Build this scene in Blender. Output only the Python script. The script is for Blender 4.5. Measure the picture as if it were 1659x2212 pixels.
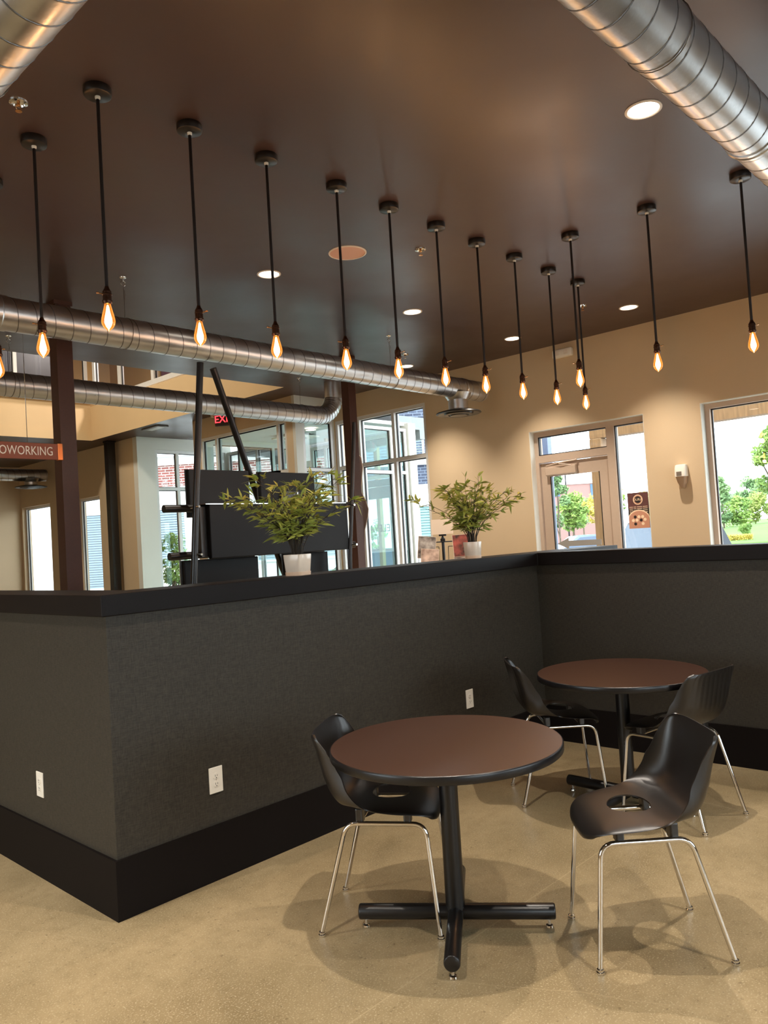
import bpy, math, random
from mathutils import Vector, Matrix
random.seed(7)
PI = math.pi
for o in list(bpy.data.objects): bpy.data.objects.remove(o)
sc = bpy.context.scene
COL = sc.collection

# ------------------------------------------------------------------ camera, world, exposure
CAM = Vector((0, 0, 1.6))
YAW, PITCH, ROLL, FPX = 0.75206409, 0.03665292, -0.06068071, 1687.336
fw = Vector((math.cos(YAW)*math.cos(PITCH), math.sin(YAW)*math.cos(PITCH), math.sin(PITCH)))
rt = fw.cross(Vector((0, 0, 1))).normalized(); up = rt.cross(fw)
cr, sr = math.cos(ROLL), math.sin(ROLL)
c_r = cr*rt + sr*up; c_u = -sr*rt + cr*up
cam = bpy.data.cameras.new('camera'); cam.sensor_fit = 'HORIZONTAL'; cam.sensor_width = 36
cam.lens = FPX*36/1659; cam.clip_end = 500; cam.clip_start = 0.05
camo = bpy.data.objects.new('camera', cam); COL.objects.link(camo)
m = Matrix.Identity(4)
for i in range(3): m[i][0] = c_r[i]; m[i][1] = c_u[i]; m[i][2] = -fw[i]; m[i][3] = CAM[i]
camo.matrix_world = m
sc.camera = camo

wd = bpy.data.worlds.new('sky'); sc.world = wd; wd.use_nodes = True
bg = wd.node_tree.nodes['Background']; bg.inputs[0].default_value = (0.86, 0.94, 1.0, 1); bg.inputs[1].default_value = 7
sc.view_settings.view_transform = 'Standard'; sc.view_settings.look = 'None'
sc.view_settings.exposure = 0.08; sc.view_settings.gamma = 1; sc.view_settings.use_curve_mapping = False
DOWN_W = 275      # recessed downlight power
BULB_W = 3.4     # filament bulb power

# ------------------------------------------------------------------ materials
def lin(c):
    return tuple(((v/255+0.055)/1.055)**2.4 if v/255 > 0.04045 else v/255/12.92 for v in c)
MATS = {}
def mat(name, c, rough=0.5, metal=0.0, spec=0.5, noise=None, bump=None, stretch=(1, 1, 1), emit=0, coat=0, c2=None, rnoise=None):
    """c linear rgb; noise=(scale, amount) varies value; c2 second colour mixed by the noise; bump=(scale,strength)"""
    if name in MATS: return MATS[name]
    M = bpy.data.materials.new(name); M.use_nodes = True; nt = M.node_tree; N = nt.nodes; L = nt.links
    b = N['Principled BSDF']; b.inputs['Base Color'].default_value = (*c, 1); b.inputs['Roughness'].default_value = rough
    b.inputs['Metallic'].default_value = metal; b.inputs['Specular IOR Level'].default_value = spec
    b.inputs['Coat Weight'].default_value = coat
    tc = N.new('ShaderNodeTexCoord'); mp = N.new('ShaderNodeMapping'); mp.inputs['Scale'].default_value = stretch
    L.new(tc.outputs['Object'], mp.inputs[0])
    if noise:
        n = N.new('ShaderNodeTexNoise'); n.inputs['Scale'].default_value = noise[0]; n.inputs['Detail'].default_value = 5
        L.new(mp.outputs[0], n.inputs['Vector'])
        mx = N.new('ShaderNodeMix'); mx.data_type = 'RGBA'
        a = noise[1]
        mx.inputs[6].default_value = (*[v*(1-a) for v in c], 1)
        mx.inputs[7].default_value = (*(c2 if c2 else [min(1, v*(1+a)) for v in c]), 1)
        cr_ = N.new('ShaderNodeMapRange'); cr_.inputs[1].default_value = 0.3; cr_.inputs[2].default_value = 0.7
        L.new(n.outputs[0], cr_.inputs[0]); L.new(cr_.outputs[0], mx.inputs[0]); L.new(mx.outputs[2], b.inputs['Base Color'])
        if rnoise:
            r2 = N.new('ShaderNodeMapRange'); r2.inputs[1].default_value = 0.3; r2.inputs[2].default_value = 0.7
            r2.inputs[3].default_value = rough-rnoise; r2.inputs[4].default_value = rough+rnoise
            L.new(n.outputs[0], r2.inputs[0]); L.new(r2.outputs[0], b.inputs['Roughness'])
    if bump:
        n = N.new('ShaderNodeTexNoise'); n.inputs['Scale'].default_value = bump[0]; n.inputs['Detail'].default_value = 3
        L.new(mp.outputs[0], n.inputs['Vector'])
        bp = N.new('ShaderNodeBump'); bp.inputs['Strength'].default_value = bump[1]; bp.inputs['Distance'].default_value = 0.01
        L.new(n.outputs[0], bp.inputs['Height']); L.new(bp.outputs[0], b.inputs['Normal'])
    if emit:
        b.inputs['Emission Color'].default_value = (*c, 1); b.inputs['Emission Strength'].default_value = emit
    MATS[name] = M
    return M
def glass_mat(name, tint=(1, 1, 1), refl=0.08, rough=0.0):
    M = bpy.data.materials.new(name); M.use_nodes = True; nt = M.node_tree; N = nt.nodes; L = nt.links
    N.remove(N['Principled BSDF']); out = N['Material Output']
    t = N.new('ShaderNodeBsdfTransparent'); t.inputs[0].default_value = (*tint, 1)
    g = N.new('ShaderNodeBsdfGlossy'); g.inputs['Roughness'].default_value = rough
    f = N.new('ShaderNodeFresnel'); geo = N.new('ShaderNodeNewGeometry'); ir = N.new('ShaderNodeMapRange')
    ir.inputs[3].default_value = 1.45; ir.inputs[4].default_value = 1/1.45      # same reflectance on both faces of a pane
    L.new(geo.outputs['Backfacing'], ir.inputs[0]); L.new(ir.outputs[0], f.inputs[0])
    mx = N.new('ShaderNodeMixShader'); L.new(f.outputs[0], mx.inputs[0]); L.new(t.outputs[0], mx.inputs[1]); L.new(g.outputs[0], mx.inputs[2])
    L.new(mx.outputs[0], out.inputs[0]); MATS[name] = M; return M

beige = mat('beige_paint', lin((204, 180, 146)), 0.75, noise=(1.5, 0.03), bump=(90, 0.06))
cream = mat('cream_paint', lin((206, 178, 136)), 0.8, noise=(1.2, 0.03))
paleret = mat('pale_or_daylit_paint', lin((214, 212, 202)), 0.8, noise=(2, .02))  # own pale paint; on the return wall and liners it stands for daylight
ceilm = mat('dark_ceiling_paint', lin((72, 52, 47)), 0.36, spec=0.5, noise=(1.3, 0.10), bump=(3.0, 0.12), rnoise=0.06)
capm = mat('cap_laminate', lin((18, 13, 12)), 0.5, spec=0.18, noise=(300, 0.15), bump=(400, .1))
basem = mat('black_baseboard', lin((16, 10, 8)), 0.65, spec=.15, noise=(40, 0.1))
white = mat('white_plastic', lin((235, 228, 215)), 0.35)
alum = mat('white_aluminium', lin((214, 212, 208)), 0.4, noise=(30, .02))
alumt = mat('taupe_aluminium', lin((190, 168, 148)), 0.4, noise=(30, .02))
gasket = mat('black_gasket', lin((22, 22, 26)), 0.5)
chrome = mat('chrome', (0.80, 0.78, 0.75), 0.07, 1.0)
blackp = mat('black_plastic', lin((22, 18, 16)), 0.36, spec=0.85, bump=(500, .08))
blackm = mat('black_metal', lin((20, 18, 18)), 0.33, spec=0.5, noise=(200, .1))
brownm = mat('brown_steel', lin((74, 42, 31)), 0.45, noise=(60, 0.08), bump=(200, .06))
tvm = mat('screen_back_plastic', lin((20, 21, 23)), 0.45, spec=.2, noise=(400, .1), bump=(600, .05))
tabletop = mat('brown_black_laminate', lin((58, 35, 25)), 0.34, spec=0.8, noise=(400, .12), bump=(700, .05))
tableedge = mat('black_rubber_edge', lin((20, 19, 21)), 0.32)
pot_m = mat('white_ceramic', lin((232, 216, 198)), 0.2, noise=(8, .04))
stemm = mat('dark_stem', lin((48, 38, 26)), 0.6, noise=(60, .2))
brass = mat('dark_brass', lin((70, 46, 34)), 0.3, 0.8)
brassl = mat('bright_brass', lin((200, 150, 100)), 0.25, 0.9)
cordm = mat('black_rod', lin((24, 16, 14)), 0.4)
copper = mat('copper_cap', lin((214, 140, 95)), 0.25, 0.9)
signb = mat('brown_sign', lin((150, 80, 56)), 0.5)
signl = mat('cream_letters', lin((255, 244, 228)), 0.5)
wood = mat('cedar', lin((128, 98, 66)), 0.7, noise=(6, 0.2), stretch=(6, 6, 0.6))
woodd = mat('driftwood', lin((66, 44, 34)), 0.7, noise=(14, .4), stretch=(1, 1, .4), bump=(30, .5))
bark = mat('bark', lin((96, 84, 70)), 0.9, noise=(30, .3))
glassc = glass_mat('clear_glass', (0.98, 1.0, 1.0))
glasst = glass_mat('green_tinted_glass', (0.80, 0.97, 0.95))
glassu = glass_mat('upper_glass', (0.85, 0.86, 0.92))
exitr = mat('exit_red', (1.0, 0.03, 0.04), 0.5, emit=4)
exitw = mat('exit_housing', lin((60, 50, 50)), 0.5)
filament = mat('filament_glow', (1.0, 0.62, 0.22), 0.5, emit=30)
lens = mat('downlight_lens', (1.0, 0.90, 0.74), 0.5, emit=7)
trimw = mat('white_trim_ring', lin((226, 214, 200)), 0.4)
speakm = mat('speaker_grille', lin((214, 170, 150)), 0.6, bump=(900, .3))
slate = None

def bulb_glass():
    M = bpy.data.materials.new('amber_bulb_glass'); M.use_nodes = True; nt = M.node_tree; N = nt.nodes; L = nt.links
    N.remove(N['Principled BSDF']); out = N['Material Output']
    t = N.new('ShaderNodeBsdfTransparent'); t.inputs[0].default_value = (1.0, 0.72, 0.38, 1)
    e = N.new('ShaderNodeEmission'); e.inputs[0].default_value = (1.0, 0.30, 0.05, 1); e.inputs[1].default_value = 2.2
    g = N.new('ShaderNodeBsdfGlossy'); g.inputs['Roughness'].default_value = 0.05
    lw = N.new('ShaderNodeLayerWeight'); lw.inputs[0].default_value = 0.35
    m1 = N.new('ShaderNodeMixShader'); L.new(lw.outputs['Facing'], m1.inputs[0]); L.new(t.outputs[0], m1.inputs[1]); L.new(e.outputs[0], m1.inputs[2])
    m2 = N.new('ShaderNodeMixShader'); m2.inputs[0].default_value = 0.06; L.new(m1.outputs[0], m2.inputs[1]); L.new(g.outputs[0], m2.inputs[2])
    L.new(m2.outputs[0], out.inputs[0]); return M
bulbglass = bulb_glass()

def fabric_mat():
    M = bpy.data.materials.new('woven_wallcovering'); M.use_nodes = True; nt = M.node_tree; N = nt.nodes; L = nt.links
    b = N['Principled BSDF']; b.inputs['Roughness'].default_value = 0.55; b.inputs['Specular IOR Level'].default_value = 0.35
    tc = N.new('ShaderNodeTexCoord')
    def ns(sc_, st):
        mp = N.new('ShaderNodeMapping'); mp.inputs['Scale'].default_value = st; L.new(tc.outputs['Object'], mp.inputs[0])
        n = N.new('ShaderNodeTexNoise'); n.inputs['Scale'].default_value = sc_; n.inputs['Detail'].default_value = 2; L.new(mp.outputs[0], n.inputs['Vector']); return n
    h = ns(60, (0.6, 0.6, 7)); v = ns(60, (7, 7, 0.6))
    ad = N.new('ShaderNodeMath'); ad.operation = 'ADD'; L.new(h.outputs[0], ad.inputs[0]); L.new(v.outputs[0], ad.inputs[1])
    mr = N.new('ShaderNodeMapRange'); mr.inputs[1].default_value = 0.7; mr.inputs[2].default_value = 1.3; L.new(ad.outputs[0], mr.inputs[0])
    mx = N.new('ShaderNodeMix'); mx.data_type = 'RGBA'; mx.inputs[6].default_value = (*lin((38, 34, 28)), 1); mx.inputs[7].default_value = (*lin((64, 59, 50)), 1)
    L.new(mr.outputs[0], mx.inputs[0]); L.new(mx.outputs[2], b.inputs['Base Color'])
    bp = N.new('ShaderNodeBump'); bp.inputs['Strength'].default_value = 0.25; bp.inputs['Distance'].default_value = 0.002
    L.new(ad.outputs[0], bp.inputs['Height']); L.new(bp.outputs[0], b.inputs['Normal']); return M
fabric = fabric_mat()

def duct_mat():
    M = bpy.data.materials.new('galvanised_steel'); M.use_nodes = True; nt = M.node_tree; N = nt.nodes; L = nt.links
    b = N['Principled BSDF']; b.inputs['Metallic'].default_value = 1
    tc = N.new('ShaderNodeTexCoord')
    n1 = N.new('ShaderNodeTexNoise'); n1.inputs['Scale'].default_value = 7; n1.inputs['Detail'].default_value = 6; L.new(tc.outputs['Object'], n1.inputs['Vector'])
    n2 = N.new('ShaderNodeTexNoise'); n2.inputs['Scale'].default_value = 70; n2.inputs['Detail'].default_value = 2; L.new(tc.outputs['Object'], n2.inputs['Vector'])
    mx = N.new('ShaderNodeMix'); mx.data_type = 'RGBA'; mx.inputs[6].default_value = (.50, .50, .51, 1); mx.inputs[7].default_value = (.74, .74, .75, 1)
    L.new(n1.outputs[0], mx.inputs[0]); L.new(mx.outputs[2], b.inputs['Base Color'])
    r = N.new('ShaderNodeMapRange'); r.inputs[3].default_value = .22; r.inputs[4].default_value = .42; L.new(n1.outputs[0], r.inputs[0]); L.new(r.outputs[0], b.inputs['Roughness'])
    bp = N.new('ShaderNodeBump'); bp.inputs['Strength'].default_value = 0.12; bp.inputs['Distance'].default_value = 0.003
    L.new(n2.outputs[0], bp.inputs['Height']); L.new(bp.outputs[0], b.inputs['Normal']); return M
ductm = duct_mat()

def floor_mat():
    M = bpy.data.materials.new('polished_concrete'); M.use_nodes = True; nt = M.node_tree; N = nt.nodes; L = nt.links
    b = N['Principled BSDF']; b.inputs['Specular IOR Level'].default_value = 0.45
    tc = N.new('ShaderNodeTexCoord')
    def ns(s, d=4):
        n = N.new('ShaderNodeTexNoise'); n.inputs['Scale'].default_value = s; n.inputs['Detail'].default_value = d; L.new(tc.outputs['Object'], n.inputs['Vector']); return n
    def mrng(src, a, b_, c=0, d=1):
        r = N.new('ShaderNodeMapRange'); r.inputs[1].default_value = a; r.inputs[2].default_value = b_; r.inputs[3].default_value = c; r.inputs[4].default_value = d
        L.new(src, r.inputs[0]); return r.outputs[0]
    def mix(f, a, bb):
        mx = N.new('ShaderNodeMix'); mx.data_type = 'RGBA'; L.new(f, mx.inputs[0])
        if isinstance(a, tuple): mx.inputs[6].default_value = (*a, 1)
        else: L.new(a, mx.inputs[6])
        if isinstance(bb, tuple): mx.inputs[7].default_value = (*bb, 1)
        else: L.new(bb, mx.inputs[7])
        return mx.outputs[2]
    n1 = ns(1.6, 6); n2 = ns(16, 5); n3 = ns(150, 2); n4 = ns(55, 3)
    col = mix(mrng(n1.outputs[0], .3, .7), lin((128, 112, 82)), lin((160, 141, 107)))
    col = mix(mrng(n2.outputs[0], .45, .8, 0, .5), col, lin((118, 102, 72)))
    col = mix(mrng(n3.outputs[0], .56, .68, 0, .7), col, lin((184, 170, 140)))
    col = mix(mrng(n4.outputs[0], .63, .72, 0, .6), col, lin((92, 76, 52)))
    sp = N.new('ShaderNodeSeparateXYZ'); L.new(tc.outputs['Object'], sp.inputs[0])
    wob = ns(2.5, 5)
    def line(fn, w, cc):
        nonlocal col
        v = fn(); ab = N.new('ShaderNodeMath'); ab.operation = 'ABSOLUTE'; L.new(v, ab.inputs[0])
        col = mix(mrng(ab.outputs[0], 0, w, .75, 0), col, cc)
    def lincomb(a, bb, c, wa):
        # a*x + b*y + c + wa*(noise-.5)
        m1 = N.new('ShaderNodeMath'); m1.operation = 'MULTIPLY'; m1.inputs[1].default_value = a; L.new(sp.outputs[0], m1.inputs[0])
        m2 = N.new('ShaderNodeMath'); m2.operation = 'MULTIPLY_ADD'; m2.inputs[1].default_value = bb; L.new(sp.outputs[1], m2.inputs[0]); L.new(m1.outputs[0], m2.inputs[2])
        m3 = N.new('ShaderNodeMath'); m3.operation = 'MULTIPLY_ADD'; m3.inputs[1].default_value = wa; L.new(wob.outputs[0], m3.inputs[0]); L.new(m2.outputs[0], m3.inputs[2])
        m4 = N.new('ShaderNodeMath'); m4.operation = 'ADD'; m4.inputs[1].default_value = c - wa*.5; L.new(m3.outputs[0], m4.inputs[0]); return m4.outputs[0]
    line(lambda: lincomb(0, 1, -1.982, 0), .0035, lin((176, 158, 124)))          # saw cut
    line(lambda: lincomb(-.993, .119, 4.545-.323, .06), .005, lin((180, 162, 128)))   # hairline crack by the far table
    line(lambda: lincomb(.901, .433, -2.795, .12), .004, lin((160, 142, 110)))   # hairline crack in the foreground
    L.new(col, b.inputs['Base Color'])
    L.new(mrng(n1.outputs[0], .3, .7, .30, .46), b.inputs['Roughness'])
    bp = N.new('ShaderNodeBump'); bp.inputs['Strength'].default_value = .06; bp.inputs['Distance'].default_value = .004
    L.new(n4.outputs[0], bp.inputs['Height']); L.new(bp.outputs[0], b.inputs['Normal']); return M
floorm = floor_mat()

def brick_mat(name, a, b2, mortar, rot=False):
    M = bpy.data.materials.new(name); M.use_nodes = True; nt = M.node_tree; N = nt.nodes; L = nt.links
    b = N['Principled BSDF']; b.inputs['Roughness'].default_value = .85
    tc = N.new('ShaderNodeTexCoord'); mp = N.new('ShaderNodeMapping'); mp.inputs['Rotation'].default_value = (PI/2, 0, 0) if not rot else (PI/2, 0, PI/2)
    L.new(tc.outputs['Object'], mp.inputs[0]); br = N.new('ShaderNodeTexBrick'); L.new(mp.outputs[0], br.inputs['Vector'])
    br.inputs['Color1'].default_value = (*a, 1); br.inputs['Color2'].default_value = (*b2, 1); br.inputs['Mortar'].default_value = (*mortar, 1)
    br.inputs['Scale'].default_value = 1.0; br.inputs['Mortar Size'].default_value = .012; br.inputs['Brick Width'].default_value = .30; br.inputs['Row Height'].default_value = .10
    L.new(br.outputs[0], b.inputs['Base Color']); return M
redbrick = brick_mat('red_brick', lin((136, 76, 68)), lin((112, 62, 56)), lin((200, 190, 180)))
slatebrick = brick_mat('slate_brick', lin((72, 80, 98)), lin((54, 60, 78)), lin((112, 122, 138)))

# ------------------------------------------------------------------ mesh helpers
class MB:
    def __init__(s): s.v = []; s.f = []
    def add(s, vs, fs):
        n = len(s.v); s.v += [tuple(v) for v in vs]; s.f += [tuple(i+n for i in f) for f in fs]; return s
    def box(s, a, b):
        x0, y0, z0 = a; x1, y1, z1 = b
        return s.add([(x0,y0,z0),(x1,y0,z0),(x1,y1,z0),(x0,y1,z0),(x0,y0,z1),(x1,y0,z1),(x1,y1,z1),(x0,y1,z1)],
                     [(0,3,2,1),(4,5,6,7),(0,1,5,4),(1,2,6,5),(2,3,7,6),(3,0,4,7)])
    def bbox(s, c, d, r, ax=None, n=2):
        """box centred c size d with all edges softened by r (chamfered along its vertical outline and top/bottom)"""
        cx, cy, cz = c; hx, hy, hz = d[0]/2, d[1]/2, d[2]/2
        def ring(z, k):
            pts = []
            rr = r
            for sx, sy, a0 in ((1,1,0),(-1,1,90),(-1,-1,180),(1,-1,270)):
                for i in range(n+1):
                    a = math.radians(a0+90*i/n)
                    pts.append((cx+sx*(hx-rr)+math.cos(a)*(rr-k), cy+sy*(hy-rr)+math.sin(a)*(rr-k), z))
            return pts
        R = [ring(cz-hz, r*.8), ring(cz-hz+r*.35, r*.15), ring(cz-hz+r*.8, 0), ring(cz+hz-r*.8, 0), ring(cz+hz-r*.35, r*.15), ring(cz+hz, r*.8)]
        return s.loft(R, True, True)
    def loft(s, rings, cap0=False, cap1=False, closed=True):
        n = len(rings[0]); base = len(s.v)
        for r in rings: s.v += [tuple(p) for p in r]
        for i in range(len(rings)-1):
            for j in range(n if closed else n-1):
                k = (j+1) % n
                s.f.append((base+i*n+j, base+i*n+k, base+(i+1)*n+k, base+(i+1)*n+j))
        if cap0: s.f.append(tuple(base+j for j in reversed(range(n))))
        if cap1: s.f.append(tuple(base+(len(rings)-1)*n+j for j in range(n)))
        return s
    def lathe(s, prof, n=32, c=(0, 0, 0), cap0=True, cap1=True):
        R = [[(c[0]+r*math.cos(2*PI*j/n), c[1]+r*math.sin(2*PI*j/n), c[2]+z) for j in range(n)] for r, z in prof]
        return s.loft(R, cap0, cap1)
    def tube(s, pts, r, n=10, caps=True):
        P = [Vector(p) for p in pts]; rs = r if isinstance(r, (list, tuple)) else [r]*len(P)
        rings = []; T0 = (P[1]-P[0]).normalized()
        u = T0.orthogonal().normalized()
        for i, p in enumerate(P):
            T = ((P[min(i+1, len(P)-1)]-P[i]).normalized() + (P[i]-P[max(i-1, 0)]).normalized())
            T = T.normalized() if T.length > 1e-9 else T0
            u = (u - T*u.dot(T)).normalized(); w = T.cross(u)
            rings.append([tuple(p + (u*math.cos(2*PI*j/n)+w*math.sin(2*PI*j/n))*rs[i]) for j in range(n)])
        return s.loft(rings, caps, caps)
    def prism(s, poly, axis, a, b):
        """poly of 2d points in the two other axes, extruded along axis from a to b"""
        def mk(p, t):
            q = list(p); q.insert(axis, t); return tuple(q)
        return s.loft([[mk(p, a) for p in poly], [mk(p, b) for p in poly]], True, True)
    def build(s, name, m_, parent=None, smooth=False, angle=40, loc=None):
        me = bpy.data.meshes.new(name); me.from_pydata(s.v, [], s.f); me.validate(); me.update()
        import bmesh
        bm = bmesh.new(); bm.from_mesh(me); bmesh.ops.recalc_face_normals(bm, faces=bm.faces); bm.to_mesh(me); bm.free()
        if smooth:
            for p in me.polygons: p.use_smooth = True
            me.set_sharp_from_angle(angle=math.radians(angle))
        ms = m_ if isinstance(m_, (list, tuple)) else [m_]
        for q in ms: me.materials.append(q)
        o = bpy.data.objects.new(name, me); COL.objects.link(o)
        if parent: o.parent = parent
        if loc: o.location = loc
        return o
def tag(o, label=None, cat=None, group=None, kind=None):
    if label: o['label'] = label
    if cat: o['category'] = cat
    if group: o['group'] = group
    if kind: o['kind'] = kind
    return o
def empty(name, loc=(0, 0, 0), rz=0, label=None, cat=None, group=None, kind=None):
    o = bpy.data.objects.new(name, None); COL.objects.link(o); o.location = loc; o.rotation_euler = (0, 0, rz); o.empty_display_size = .1
    return tag(o, label, cat, group, kind)
def copy_tree(o, parent=None):
    c = o.copy(); COL.objects.link(c); c.parent = parent
    for ch in list(o.children): copy_tree(ch, c)
    return c
def struct(o): o['kind'] = 'structure'; return o
def text(name, s, size, m_, parent, mtx, ext=0.001, align='CENTER', mirror=False):
    cu = bpy.data.curves.new(name, 'FONT'); cu.body = s; cu.size = size; cu.extrude = ext; cu.align_x = align; cu.align_y = 'CENTER'; cu.resolution_u = 3
    t = bpy.data.objects.new(name, cu); COL.objects.link(t)
    bpy.context.view_layer.update()
    me = bpy.data.meshes.new_from_object(t.evaluated_get(bpy.context.evaluated_depsgraph_get()))
    COL.objects.unlink(t); bpy.data.objects.remove(t)
    if mirror:
        for v in me.vertices: v.co.x = -v.co.x
        me.flip_normals()
    me.transform(mtx); me.materials.clear(); me.materials.append(m_)
    o = bpy.data.objects.new(name, me); COL.objects.link(o)
    if parent: o.parent = parent
    return o
def face_mtx(loc, right, upv=(0, 0, 1)):
    r = Vector(right).normalized(); u = Vector(upv).normalized(); n = r.cross(u)
    M_ = Matrix.Identity(4)
    for i in range(3): M_[i][0] = r[i]; M_[i][1] = u[i]; M_[i][2] = n[i]; M_[i][3] = loc[i]
    return M_

def wall(name, axis, p0, p1, a0, a1, z0, z1, holes, m_):
    """wall slab: thickness p0..p1 on `axis` (0: constant x, runs in y; 1: constant y, runs in x)"""
    As = sorted({a0, a1, *[h[0] for h in holes], *[h[1] for h in holes]}); Zs = sorted({z0, z1, *[h[2] for h in holes], *[h[3] for h in holes]})
    def solid(i, j):
        if i < 0 or j < 0 or i >= len(As)-1 or j >= len(Zs)-1: return False
        ca = (As[i]+As[i+1])/2; cz = (Zs[j]+Zs[j+1])/2
        return not any(h[0] < ca < h[1] and h[2] < cz < h[3] for h in holes)
    M_ = MB()
    def P(p, a, z): return (p, a, z) if axis == 0 else (a, p, z)
    for i in range(len(As)-1):
        for j in range(len(Zs)-1):
            if not solid(i, j): continue
            a, b, c, d = As[i], As[i+1], Zs[j], Zs[j+1]
            for p in (p0, p1): M_.add([P(p, a, c), P(p, b, c), P(p, b, d), P(p, a, d)], [(0, 1, 2, 3)])
            for (di, dj, q) in ((-1, 0, [(a, c), (a, d)]), (1, 0, [(b, c), (b, d)]), (0, -1, [(a, c), (b, c)]), (0, 1, [(a, d), (b, d)])):
                if not solid(i+di, j+dj):
                    M_.add([P(p0, *q[0]), P(p0, *q[1]), P(p1, *q[1]), P(p1, *q[0])], [(0, 1, 2, 3)])
    import bmesh
    o = M_.build(name, m_)
    bm = bmesh.new(); bm.from_mesh(o.data); bmesh.ops.remove_doubles(bm, verts=bm.verts, dist=1e-5); bmesh.ops.recalc_face_normals(bm, faces=bm.faces); bm.to_mesh(o.data); bm.free()
    return struct(o)

CE = 3.85      # ceiling height
XW = 8.39      # window wall, inner face
XV = 7.60      # lobby wall / vestibule plane
# ------------------------------------------------------------------ room shell
struct(MB().box((-3.0, -4.0, -.1), (8.64, 19.0, 0)).build('floor', floorm))
# ceiling with the two-storey opening
def slab_with_hole(name, x0, x1, y0, y1, hx0, hx1, hy0, hy1, z0, z1, m_):
    b = MB()
    xs = [x0, hx0, hx1, x1]; ys = [y0, hy0, hy1, y1]
    for i in range(3):
        for j in range(3):
            if i == 1 and j == 1: continue
            for z in (z0, z1): b.add([(xs[i], ys[j], z), (xs[i+1], ys[j], z), (xs[i+1], ys[j+1], z), (xs[i], ys[j+1], z)], [(0, 1, 2, 3)])
    for (a, b_) in (((x0, y0), (x1, y0)), ((x1, y0), (x1, y1)), ((x1, y1), (x0, y1)), ((x0, y1), (x0, y0)), ((hx0, hy0), (hx1, hy0)), ((hx1, hy0), (hx1, hy1)), ((hx1, hy1), (hx0, hy1)), ((hx0, hy1), (hx0, hy0))):
        b.add([(*a, z0), (*b_, z0), (*b_, z1), (*a, z1)], [(0, 1, 2, 3)])
    o = b.build(name, m_)
    import bmesh
    bm = bmesh.new(); bm.from_mesh(o.data); bmesh.ops.remove_doubles(bm, verts=bm.verts, dist=1e-5); bmesh.ops.recalc_face_normals(bm, faces=bm.faces); bm.to_mesh(o.data); bm.free()
    return struct(o)
VX, VY0, VY1 = 7.12, 8.45, 14.2
slab_with_hole('ceiling', -3.0, 8.64, -4.0, 19.0, -1.5, VX, VY0, VY1, CE, CE+.16, ceilm)

DOOR = (3.79, 5.29, 0, 2.845); WIN1 = (1.25, 3.157, .55, 2.858); WIN2 = (-1.7, .45, .55, 2.858); STORE = (6.945, 8.80, 0, 3.50)
wall('wall_right', 0, XW, XW+.25, -4.0, 8.87, 0, CE, [DOOR, WIN1, WIN2, STORE], beige)
# vestibule: lobby side (x = XV), return (y = 8.87), outer glazing
wall('wall_vestibule', 0, XV, XV+.12, 8.87, 11.5, 0, CE, [(9.02, 11.3, 0, 3.52)], beige)
wall('wall_vestibule_return', 1, 8.81, 8.87, XV+.0, XW, 0, CE, [(XV+.14, XW-.02, 0, 3.52)], paleret)  # pale colour holds the window daylight falling on this return
wall('wall_vestibule_back', 1, 11.44, 11.5, XV+.12, 10.25, 0, CE, [(XV+.3, 10.05, 0, 3.52)], paleret)
struct(MB().box((XV+.12, 8.87, 3.56), (10.3, 11.44, 3.62)).build('ceiling_vestibule', mat('grey_ceiling', lin((205, 206, 204)), .7)))
# lobby recess and far walls
wall('wall_recess', 1, 13.4, 13.55, XV, 9.75, 0, CE, [(7.98, 9.6, 0, 3.62)], paleret)
wall('wall_lobby', 0, XV, XV+.2, 13.55, 19.0, 0, CE, [(14.95, 15.95, .6, 2.86), (17.25, 18.75, .6, 2.88)], beige)
wall('wall_far', 1, 18.85, 19.0, -3.0, XV, 0, CE, [], beige)
wall('wall_left', 0, -3.0, -2.85, -4.0, 19.0, 0, CE, [(2.6, 5.8, .8, 2.9)], beige)  # unseen opening added to let daylight onto the left half wall
wall('wall_near', 1, -4.0, -3.85, -3.0, XW, 0, CE, [(-1.5, 1.8, .8, 2.9), (3.0, 6.6, .8, 2.9)], beige)
# upper storey seen through the opening
UC = 7.2
wall('wall_upper_far', 1, VY1, VY1+.12, -1.5, VX, CE+.16, 4.62, [], cream)
wall('wall_upper_right', 0, VX, VX+.12, VY0, VY1+.12, CE+.16, 4.50, [], cream)
struct(MB().box((-1.5, VY1-.006, CE), (VX, VY1, CE+.17)).box((VX-.006, VY0, CE), (VX, VY1, CE+.17)).build('trim_1', cream))
wall('wall_upper_near', 1, VY0-.12, VY0, -1.5, VX+.12, CE+.16, UC, [], cream)
wall('wall_upper_left', 0, -1.62, -1.5, VY0-.12, VY1+4, CE+.16, UC, [], cream)
struct(MB().box((-1.62, VY0-.12, UC), (13.5, 18.4, UC+.1)).build('ceiling_upper', mat('upper_ceiling', lin((150, 140, 128)), .8)))
dkw = mat('dark_upper_wall', lin((30, 26, 27)), .35, noise=(3, .3), stretch=(8, 8, .4))  # stretched colour noise imitates vertical streak reflections
wall('wall_upper_room_far', 1, 15.8, 15.95, -1.5, 7.24, CE+.16, UC, [], dkw)
tanw = mat('tan_upper_wall', lin((196, 164, 116)), .8)
purp = mat('plum_upper_wall', lin((108, 78, 88)), .6)
wall('wall_upper_room_side', 0, 9.6, 9.7, 15.6, 18.2, CE+.16, UC, [], tanw)
wall('wall_upper_room_end', 1, 18.05, 18.2, 7.1, 9.6, CE+.16, UC, [], tanw)
wall('wall_upper_room_inner', 0, 7.24, 7.3, 15.95, 18.05, CE+.16, UC, [], tanw)
wall('wall_upper_room_near', 1, 8.2, 8.3, 7.3, 9.7, CE+.16, UC, [], tanw)
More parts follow.
